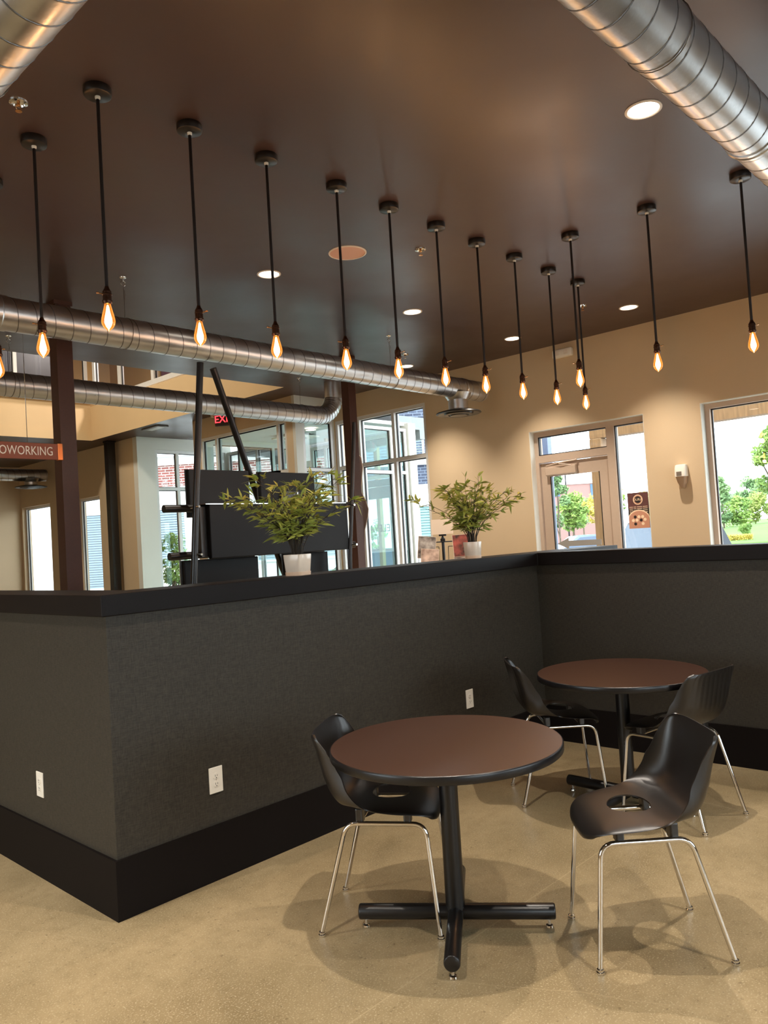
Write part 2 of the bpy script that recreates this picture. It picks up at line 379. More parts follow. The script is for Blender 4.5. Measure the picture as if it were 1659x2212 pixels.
wall('wall_upper_room_plum', 0, 9.55, 9.65, 8.3, 15.6, CE+.16, UC, [], purp)
struct(MB().box((7.24, 8.33, CE+.16), (9.6, 18.2, CE+.2)).box((-1.5, 14.32, CE+.16), (7.24, 18.2, CE+.2)).build('floor_upper', mat('upper_carpet', lin((80, 76, 74)), .9)))
struct(MB().box((-1.5, VY1-.10, 4.62), (VX-.0, VY1+.14, 4.68)).build('trim_2', alum))

# ------------------------------------------------------------------ half wall with cap and tall baseboard
T = .20
X0, Y0, X1 = 1.69, 3.32, 5.25
XE, YE, YC = 6.55, 7.3, -1.6
pw = MB()
pw.prism([(X0, Y0), (XE, Y0), (XE, Y0+T), (X0+T, Y0+T), (X0+T, YE), (X0, YE)], 2, 0, 1.345)
pw.box((X1, YC, 0), (X1+T, Y0, 1.345))
struct(pw.build('wall_partition', fabric))
bt = .014
bb = MB()
bb.prism([(X0-bt, Y0-bt), (X1, Y0-bt), (X1, Y0), (X0, Y0), (X0, YE), (X0-bt, YE)], 2, 0, .262)
bb.box((X1-bt, YC, 0), (X1, Y0-bt, .262))
struct(bb.build('baseboard_partition', basem))
ov = .035; zt = 1.435; zb = 1.338
cp = MB()
cp.prism([(X0-ov, Y0-ov), (X1-ov, Y0-ov), (X1-ov, YC), (X1+T+ov, YC), (X1+T+ov, Y0-ov), (XE, Y0-ov), (XE, Y0+T+ov), (X0+T+ov, Y0+T+ov), (X0+T+ov, YE), (X0-ov, YE)], 2, zb, zt)
co = cp.build('trim_4', capm); struct(co)
bv = co.modifiers.new('bevel', 'BEVEL'); bv.width = .004; bv.segments = 2

# ------------------------------------------------------------------ steel columns
def column(x, y, s, z1, label, m_=brownm):
    t = empty('steel_column', (x, y, 0), 0, label, 'column', 'steel columns')
    MB().box((-s/2, -s/2, 0), (s/2, s/2, z1-.035)).build('shaft', m_, t)
    MB().box((-s/2-.012, -s/2-.012, z1-.035), (s/2+.012, s/2+.012, z1)).build('top_plate', m_, t)
    MB().box((-s/2-.02, -s/2-.02, 0), (s/2+.02, s/2+.02, .1)).build('base_shroud', m_, t)
    return t
column(3.075, 6.62, .14, CE, 'thick brown steel column at the left, beside the hanging sign')
column(6.61, 6.65, .12, CE, 'brown steel column in the middle, beside the black screen rack')
column(7.43, 14.12, .15, CE, 'thin dark column in the far lobby below the corner of the upper opening', blackm)

# ------------------------------------------------------------------ windows and doors in the window wall
def glazing(name, axis, p, a0, a1, z0, z1, verts, hors, fm, gm, fr=.055, depth=.11, gas=True, label=None):
    """framed glazing in plane `axis`=p; verts / hors positions of mullions"""
    t = empty(name); struct(t)
    def B(b, u0, u1, w0, w1, d0, d1):
        if axis == 0: b.box((d0, u0, w0), (d1, u1, w1))
        else: b.box((u0, d0, w0), (u1, d1, w1))
    f = MB()
    B(f, a0, a0+fr, z0, z1, p, p+depth); B(f, a1-fr, a1, z0, z1, p, p+depth)
    B(f, a0+fr, a1-fr, z1-fr, z1, p, p+depth); B(f, a0+fr, a1-fr, z0, z0+fr, p, p+depth)
    f.build('window_frame', fm, t)
    V = [a0] + list(verts) + [a1]
    for v in verts:
        q = MB(); B(q, v-fr/2, v+fr/2, z0+fr, z1-fr, p, p+depth); q.build('mullion', fm, t)
    H = [z0] + list(hors) + [z1]
    for i in range(len(V)-1):
        u0 = V[i] + (fr if i == 0 else fr/2); u1 = V[i+1] - (fr if i == len(V)-2 else fr/2)
        for k in range(1, len(H)-1):
            q = MB(); B(q, u0, u1, H[k]-fr/2, H[k]+fr/2, p, p+depth); q.build('transom', fm, t)
        for k in range(len(H)-1):
            w0 = H[k] + (fr if k == 0 else fr/2); w1 = H[k+1] - (fr if k == len(H)-2 else fr/2)
            q = MB(); m_ = p+depth*.55; B(q, u0, u1, w0, w1, m_-.003, m_+.003); q.build('glass_pane', gm, t)
            if gas:
                g = .012; q = MB(); d0, d1 = m_-.012, m_+.012
                B(q, u0, u0+g, w0, w1, d0, d1); B(q, u1-g, u1, w0, w1, d0, d1); B(q, u0+g, u1-g, w0, w0+g, d0, d1); B(q, u0+g, u1-g, w1-g, w1, d0, d1)
                q.build('gasket', gasket, t)
    return t
rx = XW + .10
glazing('window_1', 0, rx, WIN1[0], WIN1[1], WIN1[2], WIN1[3], [], [], alumt, glassc, fr=.06)
glazing('window_2', 0, rx, WIN2[0], WIN2[1], WIN2[2], WIN2[3], [-.6], [], alumt, glassc, fr=.06)
glazing('window_3', 0, XW+.02, STORE[0], STORE[1], STORE[2], STORE[3], [7.585, 8.30], [2.76], alum, glassc, fr=.055)
glazing('window_4', 0, XV+.01, 9.02, 11.3, 0, 3.52, [10.85, 9.22+.02], [2.74], alum, glassc, fr=.05, depth=.09)
glazing('window_5', 1, 8.82, XV+.14, XW-.02, 0, 3.52, [], [2.74], alum, glassc, fr=.05, depth=.05)
glazing('window_6', 1, 8.82, XW+.26, 10.10, 0, 3.50, [9.72], [2.74], alum, glasst, fr=.05, depth=.07)
glazing('window_7', 1, 11.44, XV+.3, 10.05, 0, 3.52, [8.55, 9.3], [2.70], alum, glassc, fr=.06, depth=.06)
glazing('window_17', 0, 9.64, 11.51, 13.38, 0, 3.62, [12.4], [2.86], alum, glassc, fr=.06, depth=.08)
glazing('window_8', 1, 13.42, 7.98, 9.6, 0, 3.62, [8.48], [2.86], alum, glassc, fr=.06, depth=.08)
glazing('window_9', 0, XV+.08, 14.95, 15.95, .6, 2.86, [], [], alum, glassc, fr=.05, depth=.07)
glazing('window_10', 0, XV+.08, 17.25, 18.75, .6, 2.88, [], [], alum, glassc, fr=.05, depth=.07)
glazing('window_11', 1, -3.95, -1.5, 1.8, .8, 2.9, [.1], [], alum, glassc, fr=.05, depth=.07)
glazing('window_12', 1, -3.95, 3.0, 6.6, .8, 2.9, [4.2, 5.4], [], alum, glassc, fr=.05, depth=.07)
glazing('fill_window', 0, -2.98, 2.6, 5.8, .8, 2.9, [4.2], [], alum, glassc, fr=.05, depth=.07)  # unseen window added to brighten the left face of the half wall
glazing('window_13', 1, VY1+.02, -1.4, VX-.02, 4.68, UC, [.4, 2.1, 3.9, 5.75], [], alum, glassu, fr=.06, depth=.08)
glazing('window_14', 0, VX+.02, VY0+.05, VY1-.1, 4.53, UC, [10.2, 11.95, 13.1], [], alum, glassu, fr=.09, depth=.08)
# vestibule outer glazing (x = 10.25) with entry door
glazing('window_15', 0, 10.20, 8.95, 11.4, 2.72, 3.50, [9.35, 10.35, 11.0], [], alum, glasst, fr=.06, depth=.08)
glazing('window_16', 0, 10.20, 10.45, 11.4, 0, 2.72, [], [], alum, glasst, fr=.06, depth=.08)
struct(MB().box((10.12, 8.78, 0), (10.30, 8.95, 3.60)).build('trim_5', paleret))

# entry door with mirrored lettering
teal = mat('dark_teal_frame', lin((84, 104, 110)), .4)
t = empty('door_2'); struct(t)
MB().box((10.20, 9.0, 2.58), (10.28, 10.42, 2.70)).box((10.20, 9.0, 0), (10.28, 9.30, 2.58)).box((10.20, 10.38, 0), (10.28, 10.45, 2.58)).build('door_frame', teal, t)
MB().box((10.21, 9.31, 2.36), (10.26, 10.37, 2.57)).box((10.21, 9.31, 0), (10.26, 10.37, .28)).box((10.21, 9.31, .28), (10.26, 9.41, 2.36)).box((10.21, 10.27, .28), (10.26, 10.37, 2.36)).build('door_leaf', teal, t)
MB().box((10.232, 9.41, .28), (10.238, 10.27, 2.36)).build('glass_pane', glasst, t)
dk = mat('dark_lettering', lin((14, 24, 24)), .8, spec=.1)
text('lettering', 'ELEVATE', .19, dk, t, face_mtx((10.228, 9.80, 1.82), (0, -1, 0)), mirror=True)
text('lettering', 'COFFEE', .07, dk, t, face_mtx((10.228, 9.78, 1.70), (0, -1, 0)), mirror=True)
text('lettering', 'LOBBY', .07, dk, t, face_mtx((10.228, 9.72, 1.46), (0, -1, 0)), mirror=True)

# sidelight door in the window wall
t = empty('door_1'); struct(t)
fx0, fx1 = XW+.10, XW+.21
ya, yb, zt_ = DOOR[0], DOOR[1], DOOR[3]
ym = 4.255
f = MB().box((fx0, yb-.055, 0), (fx1, yb, zt_)).box((fx0, ya, 0), (fx1, ya+.05, zt_)).box((fx0, ya+.05, zt_-.07), (fx1, yb-.055, zt_))
f.box((fx0, ym-.05, 0), (fx1, ym+.05, zt_-.07)).box((fx0, ym+.05, 2.45), (fx1, yb-.055, 2.54)).box((fx0, ya+.05, 0), (fx1, ym-.05, .08))
f.build('door_frame', alumt, t)
MB().box((fx0+.04, ym+.05, 2.54), (fx0+.05, yb-.055, zt_-.07)).build('glass_pane', glassc, t)
MB().box((fx0+.04, ya+.05, .08), (fx0+.05, ym-.05, zt_-.07)).build('glass_pane', glassc, t)
for (u0, u1, w0, w1) in ((ym+.05, yb-.055, 2.54, zt_-.07), (ya+.05, ym-.05, .08, zt_-.07)):
    g = .012; d0, d1 = fx0+.02, fx0+.06
    MB().box((d0, u0, w0), (d1, u0+g, w1)).box((d0, u1-g, w0), (d1, u1, w1)).box((d0, u0, w0), (d1, u1, w0+g)).box((d0, u0, w1-g), (d1, u1, w1)).build('gasket', gasket, t)
la, lb = ym+.058, yb-.063
lf = MB().box((fx0+.03, lb-.12, .01), (fx0+.075, lb, 2.44)).box((fx0+.03, la, .01), (fx0+.075, la+.12, 2.44)).box((fx0+.03, la+.12, 2.27), (fx0+.075, lb-.12, 2.44)).box((fx0+.03, la+.12, .01), (fx0+.075, lb-.12, .30))
dl = lf.build('door_leaf', alumt, t)
MB().box((fx0+.050, la+.12, .30), (fx0+.056, lb-.12, 2.27)).build('glass_pane', glassc, t)
g = .014; d0, d1 = fx0+.035, fx0+.07
MB().box((d0, lb-.12-g, .30), (d1, lb-.12, 2.27)).box((d0, la+.12, .30), (d1, la+.12+g, 2.27)).build('gasket', gasket, t)
cl = MB().bbox((fx0-.0, lb-.30, 2.33), (.06, .42, .10), .01).build('door_closer', alumt, t)
MB().tube([(fx0-.01, lb-.10, 2.40), (fx0-.05, lb-.30, 2.42), (fx0+.0, lb-.52, 2.44)], .010, 8).tube([(fx0-.02, lb-.45, 2.38), (fx0-.05, lb-.30, 2.41)], .008, 8).build('closer_arm', alumt, cl)
MB().tube([(fx0+.03, la+.06, .95), (fx0-.03, la+.06, .95), (fx0-.03, la+.06, 1.25), (fx0+.03, la+.06, 1.25)], .012, 10).build('door_handle', chrome, t)
ar = MB().prism([(lb-.15, 1.43), (lb-.31, 1.50), (lb-.31, 1.463), (la+.17, 1.463), (la+.17, 1.395), (lb-.31, 1.395), (lb-.31, 1.36)], 0, fx0+.046, fx0+.0495)
ar.build('arrow_decal', mat('grey_vinyl', lin((150, 146, 140)), .6), t)['label'] = 'grey vinyl arrow decal pointing left'
# added liners: daylight on the beige returns put into a pale colour
def daylit_liner(n_, h, sill=True):
    b = MB(); x0, x1 = XW+.002, XW+.24; e = .008
    b.box((x0, h[0], h[2]), (x1, h[0]+e, h[3])).box((x0, h[1]-e, h[2]), (x1, h[1], h[3])).box((x0, h[0]+e, h[3]-e), (x1, h[1]-e, h[3]))
    if sill: b.box((x0, h[0]+e, h[2]), (x1, h[1]-e, h[2]+e))
    struct(b.build('trim_%d' % n_, paleret))
daylit_liner(7, DOOR, False); daylit_liner(8, WIN1); daylit_liner(9, WIN2)
# window stools and reveal trim
struct(MB().box((XW-.03, WIN1[0]-.02, WIN1[2]-.03), (XW+.10, WIN1[1]+.02, WIN1[2]+.0)).build('trim_6', alum))

# ------------------------------------------------------------------ round spiral ducts
seamm = mat('shaded_seam_steel', (.22, .22, .23), .4, .9)  # darker steel paints the groove shadow along the spiral seam
R_D = .122; ZD = 3.365
def duct(name, a, b, r, label, pitch=.135, cap0=False, cap1=False, group='spiral ducts'):
    a = Vector(a); b = Vector(b); L_ = (b-a).length; T_ = (b-a).normalized(); u = Vector((0, 0, 1)); w = T_.cross(u)
    t = empty(name, tuple(a), 0, label, 'air duct', group)
    d = MB(); n = 40
    seg = max(2, int(L_/.5))
    d.loft([[tuple(T_*(L_*i/seg) + (u*math.cos(2*PI*j/n)+w*math.sin(2*PI*j/n))*r) for j in range(n)] for i in range(seg+1)], cap0, cap1)
    turns = L_/pitch; st = 26; K = int(turns*st); rings = []
    for i in range(K+1):
        th = 2*PI*i/st; c = T_*(pitch*i/st)
        rad = u*math.cos(th)+w*math.sin(th)
        rings.append([tuple(c+rad*(r-.002)-T_*.0045), tuple(c+rad*(r+.0022)-T_*.0028), tuple(c+rad*(r+.0022)+T_*.0028), tuple(c+rad*(r-.002)+T_*.0045)])
    nf = len(d.f); d.loft(rings, True, True)
    bo = d.build('duct_body', [ductm, seamm], t, smooth=True, angle=30)
    for k_, p_ in enumerate(bo.data.polygons):
        if k_ >= nf: p_.material_index = 1
    return t, T_, L_
def collar(t, T_, at, r, w_=.05, n=40):
    u = Vector((0, 0, 1)); v = T_.cross(u)
    MB().loft([[tuple(T_*(at+q) + (u*math.cos(2*PI*j/n)+v*math.sin(2*PI*j/n))*rr) for j in range(n)] for q, rr in ((-w_, r), (-w_, r+.005), (-.004, r+.005), (0, r+.009), (.004, r+.005), (w_, r+.005), (w_, r))]).build('collar', ductm, t, smooth=True, angle=30)
def hanger(t, T_, at, r, drop):
    u = Vector((0, 0, 1)); v = T_.cross(u); c = T_*at
    # wire goes round the duct and up to an eye screw in the ceiling
    pts = [c + (u*math.cos(a)+v*math.sin(a))*(r+.004) for a in [PI*2*i/28 for i in range(29)]]
    h = MB().tube(pts, .0022, 5)
    top = c + u*drop
    h.tube([c+u*(r+.004), c+u*(r+(drop-r)*.3)+v*.004, top-u*.07], .0022, 5)
    h.tube([c+u*(drop-.20)+v*.004, c+u*(drop-.15)+v*.02, c+u*(drop-.11)+v*.012], .002, 5)
    h.build('hanger_wire', mat('steel_wire', lin((120, 110, 100)), .3, .9), t)
    e = MB().lathe([(.0, 0), (.028, 0), (.026, -.006), (.008, -.012), (.005, -.03)], 16, tuple(top))
    e.tube([top+u*(-.05)+(u*math.cos(a)+T_*math.sin(a))*.02 for a in [2*PI*i/14 for i in range(15)]], .004, 6)
    e.build('eye_screw', chrome, t, smooth=True)
t2, T2, L2 = duct('air_duct', (-2.6, 5.71, ZD+.025), (8.02, 5.71, ZD+.025), R_D, 'long galvanised spiral duct crossing the view above the half wall, ending at a round diffuser', cap1=True)
collar(t2, T2, 10.2, R_D); collar(t2, T2, 4.8, R_D)
for at in (2.2, 5.79, 8.95): hanger(t2, T2, at, R_D, CE-ZD-.025)
# saddle take-off and round diffuser under duct 2
def diffuser(t, c, rd, rdisc, drop, sp=.10):
    MB().lathe([(rd+.05, .03), (rd+.012, -.03), (rd, -.05), (rd, -drop), (rd, -drop-.01)], 32, (c[0], c[1], c[2]-sp), False, False).build('take_off', ductm, t, smooth=True, angle=30)
    z = c[2]-sp-drop
    MB().lathe([(rd, 0.01), (rd+.05, 0), (rdisc, -.03), (rdisc+.005, -.042), (rdisc-.015, -.05), (rdisc-.09, -.035), (rdisc-.10, -.055), (rdisc-.14, -.06), (rdisc-.15, -.045), (rdisc-.17, -.068), (.05, -.072), (.0, -.072)], 40, (c[0], c[1], z), True, False).build('diffuser_cone', blackm, t, smooth=True, angle=25)
t2l = t2.location
diffuser(t2, (7.53-t2l.x, 0, 0), .118, .27, .17)
# duct 3 with elbow to the ceiling
t3, T3, L3 = duct('air_duct', (-2.4, 7.87, ZD), (7.22, 7.87, ZD), R_D, 'second galvanised spiral duct behind the first, turning up into the ceiling with an elbow')
eb = MB(); n = 40; rings = []; RC = .30
for i in range(11):
    a = (PI/2)*i/10
    c = Vector((L3 + RC*math.sin(a), 0, RC*(1-math.cos(a)))); rad = Vector((-math.sin(a), 0, math.cos(a)))
    for rr in ((R_D, R_D+.006, R_D) if 0 < i < 10 else (R_D+.004,)):
        rings.append([tuple(c + (rad*math.cos(2*PI*j/n) + Vector((0, 1, 0))*math.sin(2*PI*j/n))*rr) for j in range(n)])
rings.append([tuple(Vector((L3+RC, 0, CE-ZD)) + (Vector((-1, 0, 0))*math.cos(2*PI*j/n) + Vector((0, 1, 0))*math.sin(2*PI*j/n))*R_D) for j in range(n)])
eb.loft(rings); eb.build('elbow', ductm, t3, smooth=True, angle=20)
collar(t3, T3, L3-.02, R_D, .03)
for at in (1.6, 5.53, 9.35-.05): hanger(t3, T3, at, R_D, CE-ZD)
# duct 1 near right, duct L near left
t1, T1, L1 = duct('air_duct', (1.20, 1.085, ZD-.01), (XW, 1.085, ZD-.01), R_D, 'large near galvanised duct crossing the upper right corner', pitch=.14)
collar(t1, T1, 2.55, R_D, .03)
for at in (1.55, 5.4): hanger(t1, T1, at, R_D, CE-ZD+.01)
tl, TL_, LL = duct('air_duct', (1.035, -3.8, ZD-.01), (1.035, 5.45, ZD-.01), R_D, 'near galvanised duct cutting the top left corner', pitch=.14)
for at in (1.8, 6.6): hanger(tl, TL_, at, R_D, CE-ZD+.01)
# duct 4 deep in the lobby
t4, T4, L4 = duct('air_duct', (2.5, 17.0, 3.47), (7.42, 17.0, 3.47), .13, 'short far duct with a round diffuser below the hanging sign', cap1=True)
diffuser(t4, (7.1-2.5, 0, 0), .13, .32, .12)
for at in (1.2, 3.6): hanger(t4, T4, at, .13, CE-3.47)

# ------------------------------------------------------------------ pendants
canm = mat('satin_dark_metal', lin((70, 66, 64)), .30, .85)
def make_pendant(label):
    t = empty('pendant_lamp', (0, 0, CE), 0, label, 'pendant lamp', 'edison bulb pendants')
    MB().lathe([(0.0, 0), (.064, 0), (.066, -.004), (.066, -.030), (.064, -.037), (.058, -.041), (.0, -.042)], 36).build('canopy', canm, t, smooth=True, angle=35)
    MB().lathe([(.013, -.040), (.013, -.050), (.009, -.056), (0, -.056)], 14).build('strain_relief', white, t, smooth=True)
    MB().tube([(0, 0, -.045), (0, 0, -.985)], .0085, 12).build('rod', cordm, t, smooth=True)
    s = MB().lathe([(.0, -.965), (.010, -.966), (.012, -.975), (.021, -.99), (.021, -1.0), (.023, -1.002), (.023, -1.006), (.021, -1.008), (.021, -1.03), (.024, -1.033), (.024, -1.04), (.020, -1.05), (0, -1.05)], 24).build('socket', brass, t, smooth=True, angle=30)
    MB().tube([(.02, 0, -1.0), (.036, 0, -.998)], .003, 8).bbox((.042, 0, -.996), (.012, .016, .006), .002).build('switch_key', brassl, s)
    MB().lathe([(.013, -1.045), (.015, -1.055), (.020, -1.075), (.0265, -1.10), (.031, -1.122), (.032, -1.134), (.030, -1.146), (.023, -1.160), (.012, -1.170), (.005, -1.176), (.003, -1.180), (0, -1.181)], 32, cap0=False, cap1=False).build('bulb_glass', bulbglass, t, smooth=True, angle=80)
    MB().lathe([(.003, -1.054), (.006, -1.063), (.009, -1.083), (.014, -1.106), (.018, -1.124), (.0175, -1.141), (.012, -1.156), (.004, -1.168), (0, -1.169)], 16).build('filament', filament, t, smooth=True)
    l = bpy.data.lights.new('bulb_light', 'POINT'); l.energy = BULB_W; l.color = (1.0, .50, .22); l.shadow_soft_size = .034
    lo = bpy.data.objects.new('bulb_light', l); COL.objects.link(lo); lo.parent = t; lo.location = (0, 0, -1.215)
    return t
pB = [1.825, 2.335, 2.845, 3.40, 3.885, 4.385, 4.875, 5.385, 5.91, 6.41]
nB = ['first in the long row from the half wall corner', 'second in the long row from the half wall corner', 'third in the long row from the left corner', 'fourth in the long row, a downlight behind its rod',
      'fifth in the long row, left of centre', 'sixth in the long row, just left of the sprinkler', 'seventh in the long row, its bulb over the diffuser', 'eighth in the long row, where the rows meet above the corner', 'ninth in the long row, beyond the corner of the half wall', 'last and farthest of the long row, beyond the corner']
spots = [(x, 3.42, 'clear edison bulb pendant, '+n_) for x, n_ in zip(pB, nB)]
spots += [(1.79, 4.06, 'clear edison bulb pendant, left of the corner one, in front of the brown column'), (1.79, 4.66, 'edison bulb pendant mostly cut off by the left edge'),
          (5.35, 2.89, 'edison bulb pendant of the right row standing close beside the farthest lamp'), (5.35, 2.28, 'edison bulb pendant of the right row, second from the right edge'), (5.35, 1.64, 'edison bulb pendant at the right edge, under the large duct')]
p0 = make_pendant(spots[0][2])
for i, (x, y, lb_) in enumerate(spots):
    o = p0 if i == 0 else copy_tree(p0)
    o.location = (x, y, CE); o['label'] = lb_; o.rotation_euler = (0, 0, (2.6, -.8, 2.4, 2.2, -.7, -.8, -.8, -.7, -.6, -.8, 2.5, .4, 2.4, -.8, -.7)[i])

# ------------------------------------------------------------------ recessed ceiling fittings
def make_down(label):
    t = empty('recessed_downlight', (0, 0, CE), 0, label, 'ceiling light', 'recessed ceiling downlights')
    MB().lathe([(.098, .0), (.098, -.004), (.086, -.007), (.082, -.003), (.082, .0)], 36, cap0=False, cap1=False).build('trim_ring', trimw, t, smooth=True)
    MB().lathe([(.0, -.002), (.083, -.002)], 36, cap0=False, cap1=False).build('lens', lens, t)
    l = bpy.data.lights.new('downlight_beam', 'SPOT'); l.energy = DOWN_W; l.color = (1.0, .895, .775); l.spot_size = math.radians(93); l.spot_blend = .95; l.shadow_soft_size = .025
    lo = bpy.data.objects.new('downlight_beam', l); COL.objects.link(lo); lo.parent = t; lo.location = (0, 0, -.03)
    return t
dls = [(4.09, 1.72, 'large round downlight beside the near right duct'), (4.08, 4.95, 'downlight behind the fourth pendant rod'), (5.88, 4.95, 'downlight right of the sixth pendant rod'),
       (7.66, 4.96, 'downlight beside the ninth pendant rod near the window wall'), (7.64, 3.52, 'downlight between the last pendants of the right row'), (7.65, 6.60, 'downlight partly hidden by the sixth pendant bulb'),
       (5.86, .45, 'downlight overhead beyond the right edge, past the near right duct'), (2.30, 1.72, 'downlight overhead of the near table'), (.45, 1.72, 'downlight overhead left of the camera'),  # first one shifted out of view, kept for light on the far table
       (.1, 5.3, 'downlight overhead behind the left half wall end'), (-1.3, 3.52, 'downlight far left of the half wall end'), (-1.3, 1.72, 'downlight far left of the camera'), (.1, 3.52, 'downlight overhead beyond the left end of the half wall'), (2.30, -.05, 'downlight overhead behind the near table'), (7.64, 1.72, 'downlight by the right window'),  # first three are unseen, added to brighten the left half wall face
       (2.3, 16.3, 'downlight deep in the lobby')]
d0_ = make_down(dls[0][2])
for i, (x, y, lb_) in enumerate(dls):
    o = d0_ if i == 0 else copy_tree(d0_)
    o.location = (x, y, CE); o['label'] = lb_
def sprinkler(x, y, label, z=CE):
    t = empty('sprinkler_head', (x, y, z), 0, label, 'sprinkler', 'ceiling sprinklers')
    MB().lathe([(0, 0), (.045, 0), (.043, -.008), (.030, -.012), (.026, -.004), (0, -.004)], 24).build('escutcheon', chrome, t, smooth=True, angle=30)
    MB().lathe([(0, -.003), (.008, -.004), (.008, -.02), (.006, -.022), (0, -.022)], 12).tube([(.008, 0, -.02), (.012, 0, -.034), (.004, 0, -.046)], .0022, 6).tube([(-.008, 0, -.02), (-.012, 0, -.034), (-.004, 0, -.046)], .0022, 6).build('frame_arms', brassl, t)
    MB().lathe([(0, -.046), (.016, -.046), (.016, -.049), (0, -.050)], 14).build('deflector', brassl, t)
sprinkler(1.595, 3.77, 'chrome sprinkler head at the left under the near duct')
sprinkler(4.67, 3.81, 'chrome sprinkler head between the sixth and seventh pendants')
sprinkler(7.15, 6.18, 'small sprinkler above the pale downlight over the long duct')
sprinkler(7.17, 3.79, 'sprinkler behind the close pair of pendants')
t = empty('ceiling_speaker', (4.265, 4.21, CE), 0, 'round pinkish ceiling speaker grille behind the fifth pendant rod', 'speaker')
MB().lathe([(.148, 0), (.148, -.006), (.138, -.008), (.136, 0)], 40, cap0=False, cap1=False).build('rim', trimw, t, smooth=True)
MB().lathe([(.0, -.005), (.10, -.005), (.137, -.004)], 40, cap0=False, cap1=False).build('grille', speakm, t, smooth=True)
t = empty('emergency_light', (XW, 4.72, 3.72), 0, 'small white emergency light high on the window wall at the ceiling', 'emergency light')
MB().bbox((-.035, 0, 0), (.07, .26, .10), .02, n=4).build('housing', white, t, smooth=True)
MB().bbox((-.072, .06, 0), (.012, .05, .05), .005).build('lamp_window', trimw, t); MB().bbox((-.072, -.06, 0), (.012, .05, .05), .005).build('lamp_window', trimw, t)

# lobby ceiling vents and vestibule fittings
t = empty('ceiling_vent', (7.25+.1, 12.3, CE), 0, 'flat square vent in the far lobby ceiling', 'vent')
MB().bbox((0, 0, -.012), (.22, .55, .024), .006).build('frame', mat('grey_vent', lin((120, 118, 114)), .5), t)
MB().box((-.07, -.22, -.028), (.07, .22, -.022)).build('grille', chrome, t)
t = empty('vestibule_vent', (9.05, 10.5, 3.53), 0, 'round diffuser in a square plate on the vestibule ceiling', 'vent')
MB().bbox((0, 0, -.012), (.60, .60, .024), .006).build('plate', white, t)
MB().lathe([(.2, -.02), (.2, -.035), (.16, -.045), (.14, -.03), (.12, -.045), (.09, -.03), (.06, -.045), (0, -.045)], 32, cap0=False).build('cone', mat('grey_vent2', lin((130, 132, 130)), .5), t, smooth=True, angle=30)
def exit_sign(loc, right, label, s=1.0, two=True):
    t = empty('exit_sign', loc, math.atan2(right[1], right[0]), label, 'exit sign')
    MB().bbox((0, .0, 0), (.34*s, .05*s, .21*s), .008).build('housing', exitw, t)
    text('lettering', 'EXIT', .17*s, exitr, t, face_mtx((0, -.0265*s, 0), (1, 0, 0)), .002)
    MB().box((-.04*s, -.01*s, .10*s), (.04*s, .01*s, .12*s)).build('mount', exitw, t)
    for sx in (-1, 1):
        MB().lathe([(0, 0), (.028*s, .0), (.04*s, .05*s), (.042*s, .06*s), (0, .06*s)], 16, (sx*.215*s, 0, .05*s)).tube([(sx*.15*s, 0, .07*s), (sx*.22*s, 0, .085*s)], .01*s, 8).build('lamp_head', trimw, t, smooth=True)
    return t
exit_sign((7.50, 10.42, 3.72), (.5, -1, 0), 'red EXIT sign on the lobby wall, crossed by the diagonal black pole')
exit_sign((9.80, 10.2, 3.40), (1, -.75, 0), 'red EXIT sign inside the glass vestibule, beside the middle column')
t = empty('vestibule_downlight', (8.75, 9.75, 3.53), 0, 'warm round downlight in the vestibule ceiling under the elbow', 'ceiling light')
MB().lathe([(0, -.003), (.085, -.003)], 24, cap0=False, cap1=False).build('lens', lens, t)
MB().lathe([(.085, 0), (.10, -.002), (.10, -.006), (.085, -.005)], 24, cap0=False, cap1=False).build('trim_ring', trimw, t)
t = empty('upper_fill_lamp', (4.0, 11.5, UC), 0, 'round flush lamp on the upper storey ceiling', 'ceiling light')  # unseen lamp added to light the cream walls of the opening
MB().lathe([(0, -.06), (.30, -.06), (.32, -.03), (.32, 0)], 32, cap0=False, cap1=False).build('lamp_shade', lens, t)
l = bpy.data.lights.new('upper_fill', 'AREA'); l.shape = 'DISK'; l.size = .8; l.energy = 250; l.color = (1, .90, .74)
lo = bpy.data.objects.new('upper_fill', l); COL.objects.link(lo); lo.parent = t; lo.location = (0, 0, -.08)
t = empty('upper_room_fill_lamp', (8.4, 12.6, UC), 0, 'flush lamp in the upper room behind the glass', 'ceiling light')  # lamp added so the tan and plum walls show
MB().lathe([(0, -.06), (.24, -.06), (.26, -.03), (.26, 0)], 32, cap0=False, cap1=False).build('lamp_shade', lens, t)
l = bpy.data.lights.new('upper_fill', 'AREA'); l.shape = 'DISK'; l.size = .5; l.energy = 450; l.color = (1, .88, .72)
lo = bpy.data.objects.new('upper_fill', l); COL.objects.link(lo); lo.parent = t; lo.location = (0, 0, -.08)
# zigzag chandelier seen through the upper glass
t = empty('stick_chandelier', (8.35, 12.1, 5.55), 0, 'glowing crossed stick chandelier behind the upper storey glass', 'chandelier')
warmt = mat('warm_tube', (1.0, .82, .55), .5, emit=5)
for (a, b_) in (((-.2, .75, .12), (.1, -.2, .0)), ((0, .85, -.12), (-.1, -.35, .06)), ((.1, .35, -.02), (0, -.9, .10)), ((-.1, -.3, -.30), (.1, -.75, -.42)), ((0, .45, .02), (.1, -.1, -.12))):
    MB().tube([a, ((a[0]+b_[0])/2, (a[1]+b_[1])/2, (a[2]+b_[2])/2+.04), b_], .022, 8).build('light_stick', warmt, t)
MB().tube([(0, 0, .05), (0, 0, UC-5.55)], .01, 8).build('stem', blackm, t)
t = empty('upper_track_light', (5.9, 14.9, 5.08), 0, 'bright metal lamp on the dark wall behind the upper glass', 'lamp')
MB().lathe([(.05, 0), (.09, -.05), (.10, -.07), (0, -.07)], 20).build('lamp_shade', brassl, t, smooth=True)
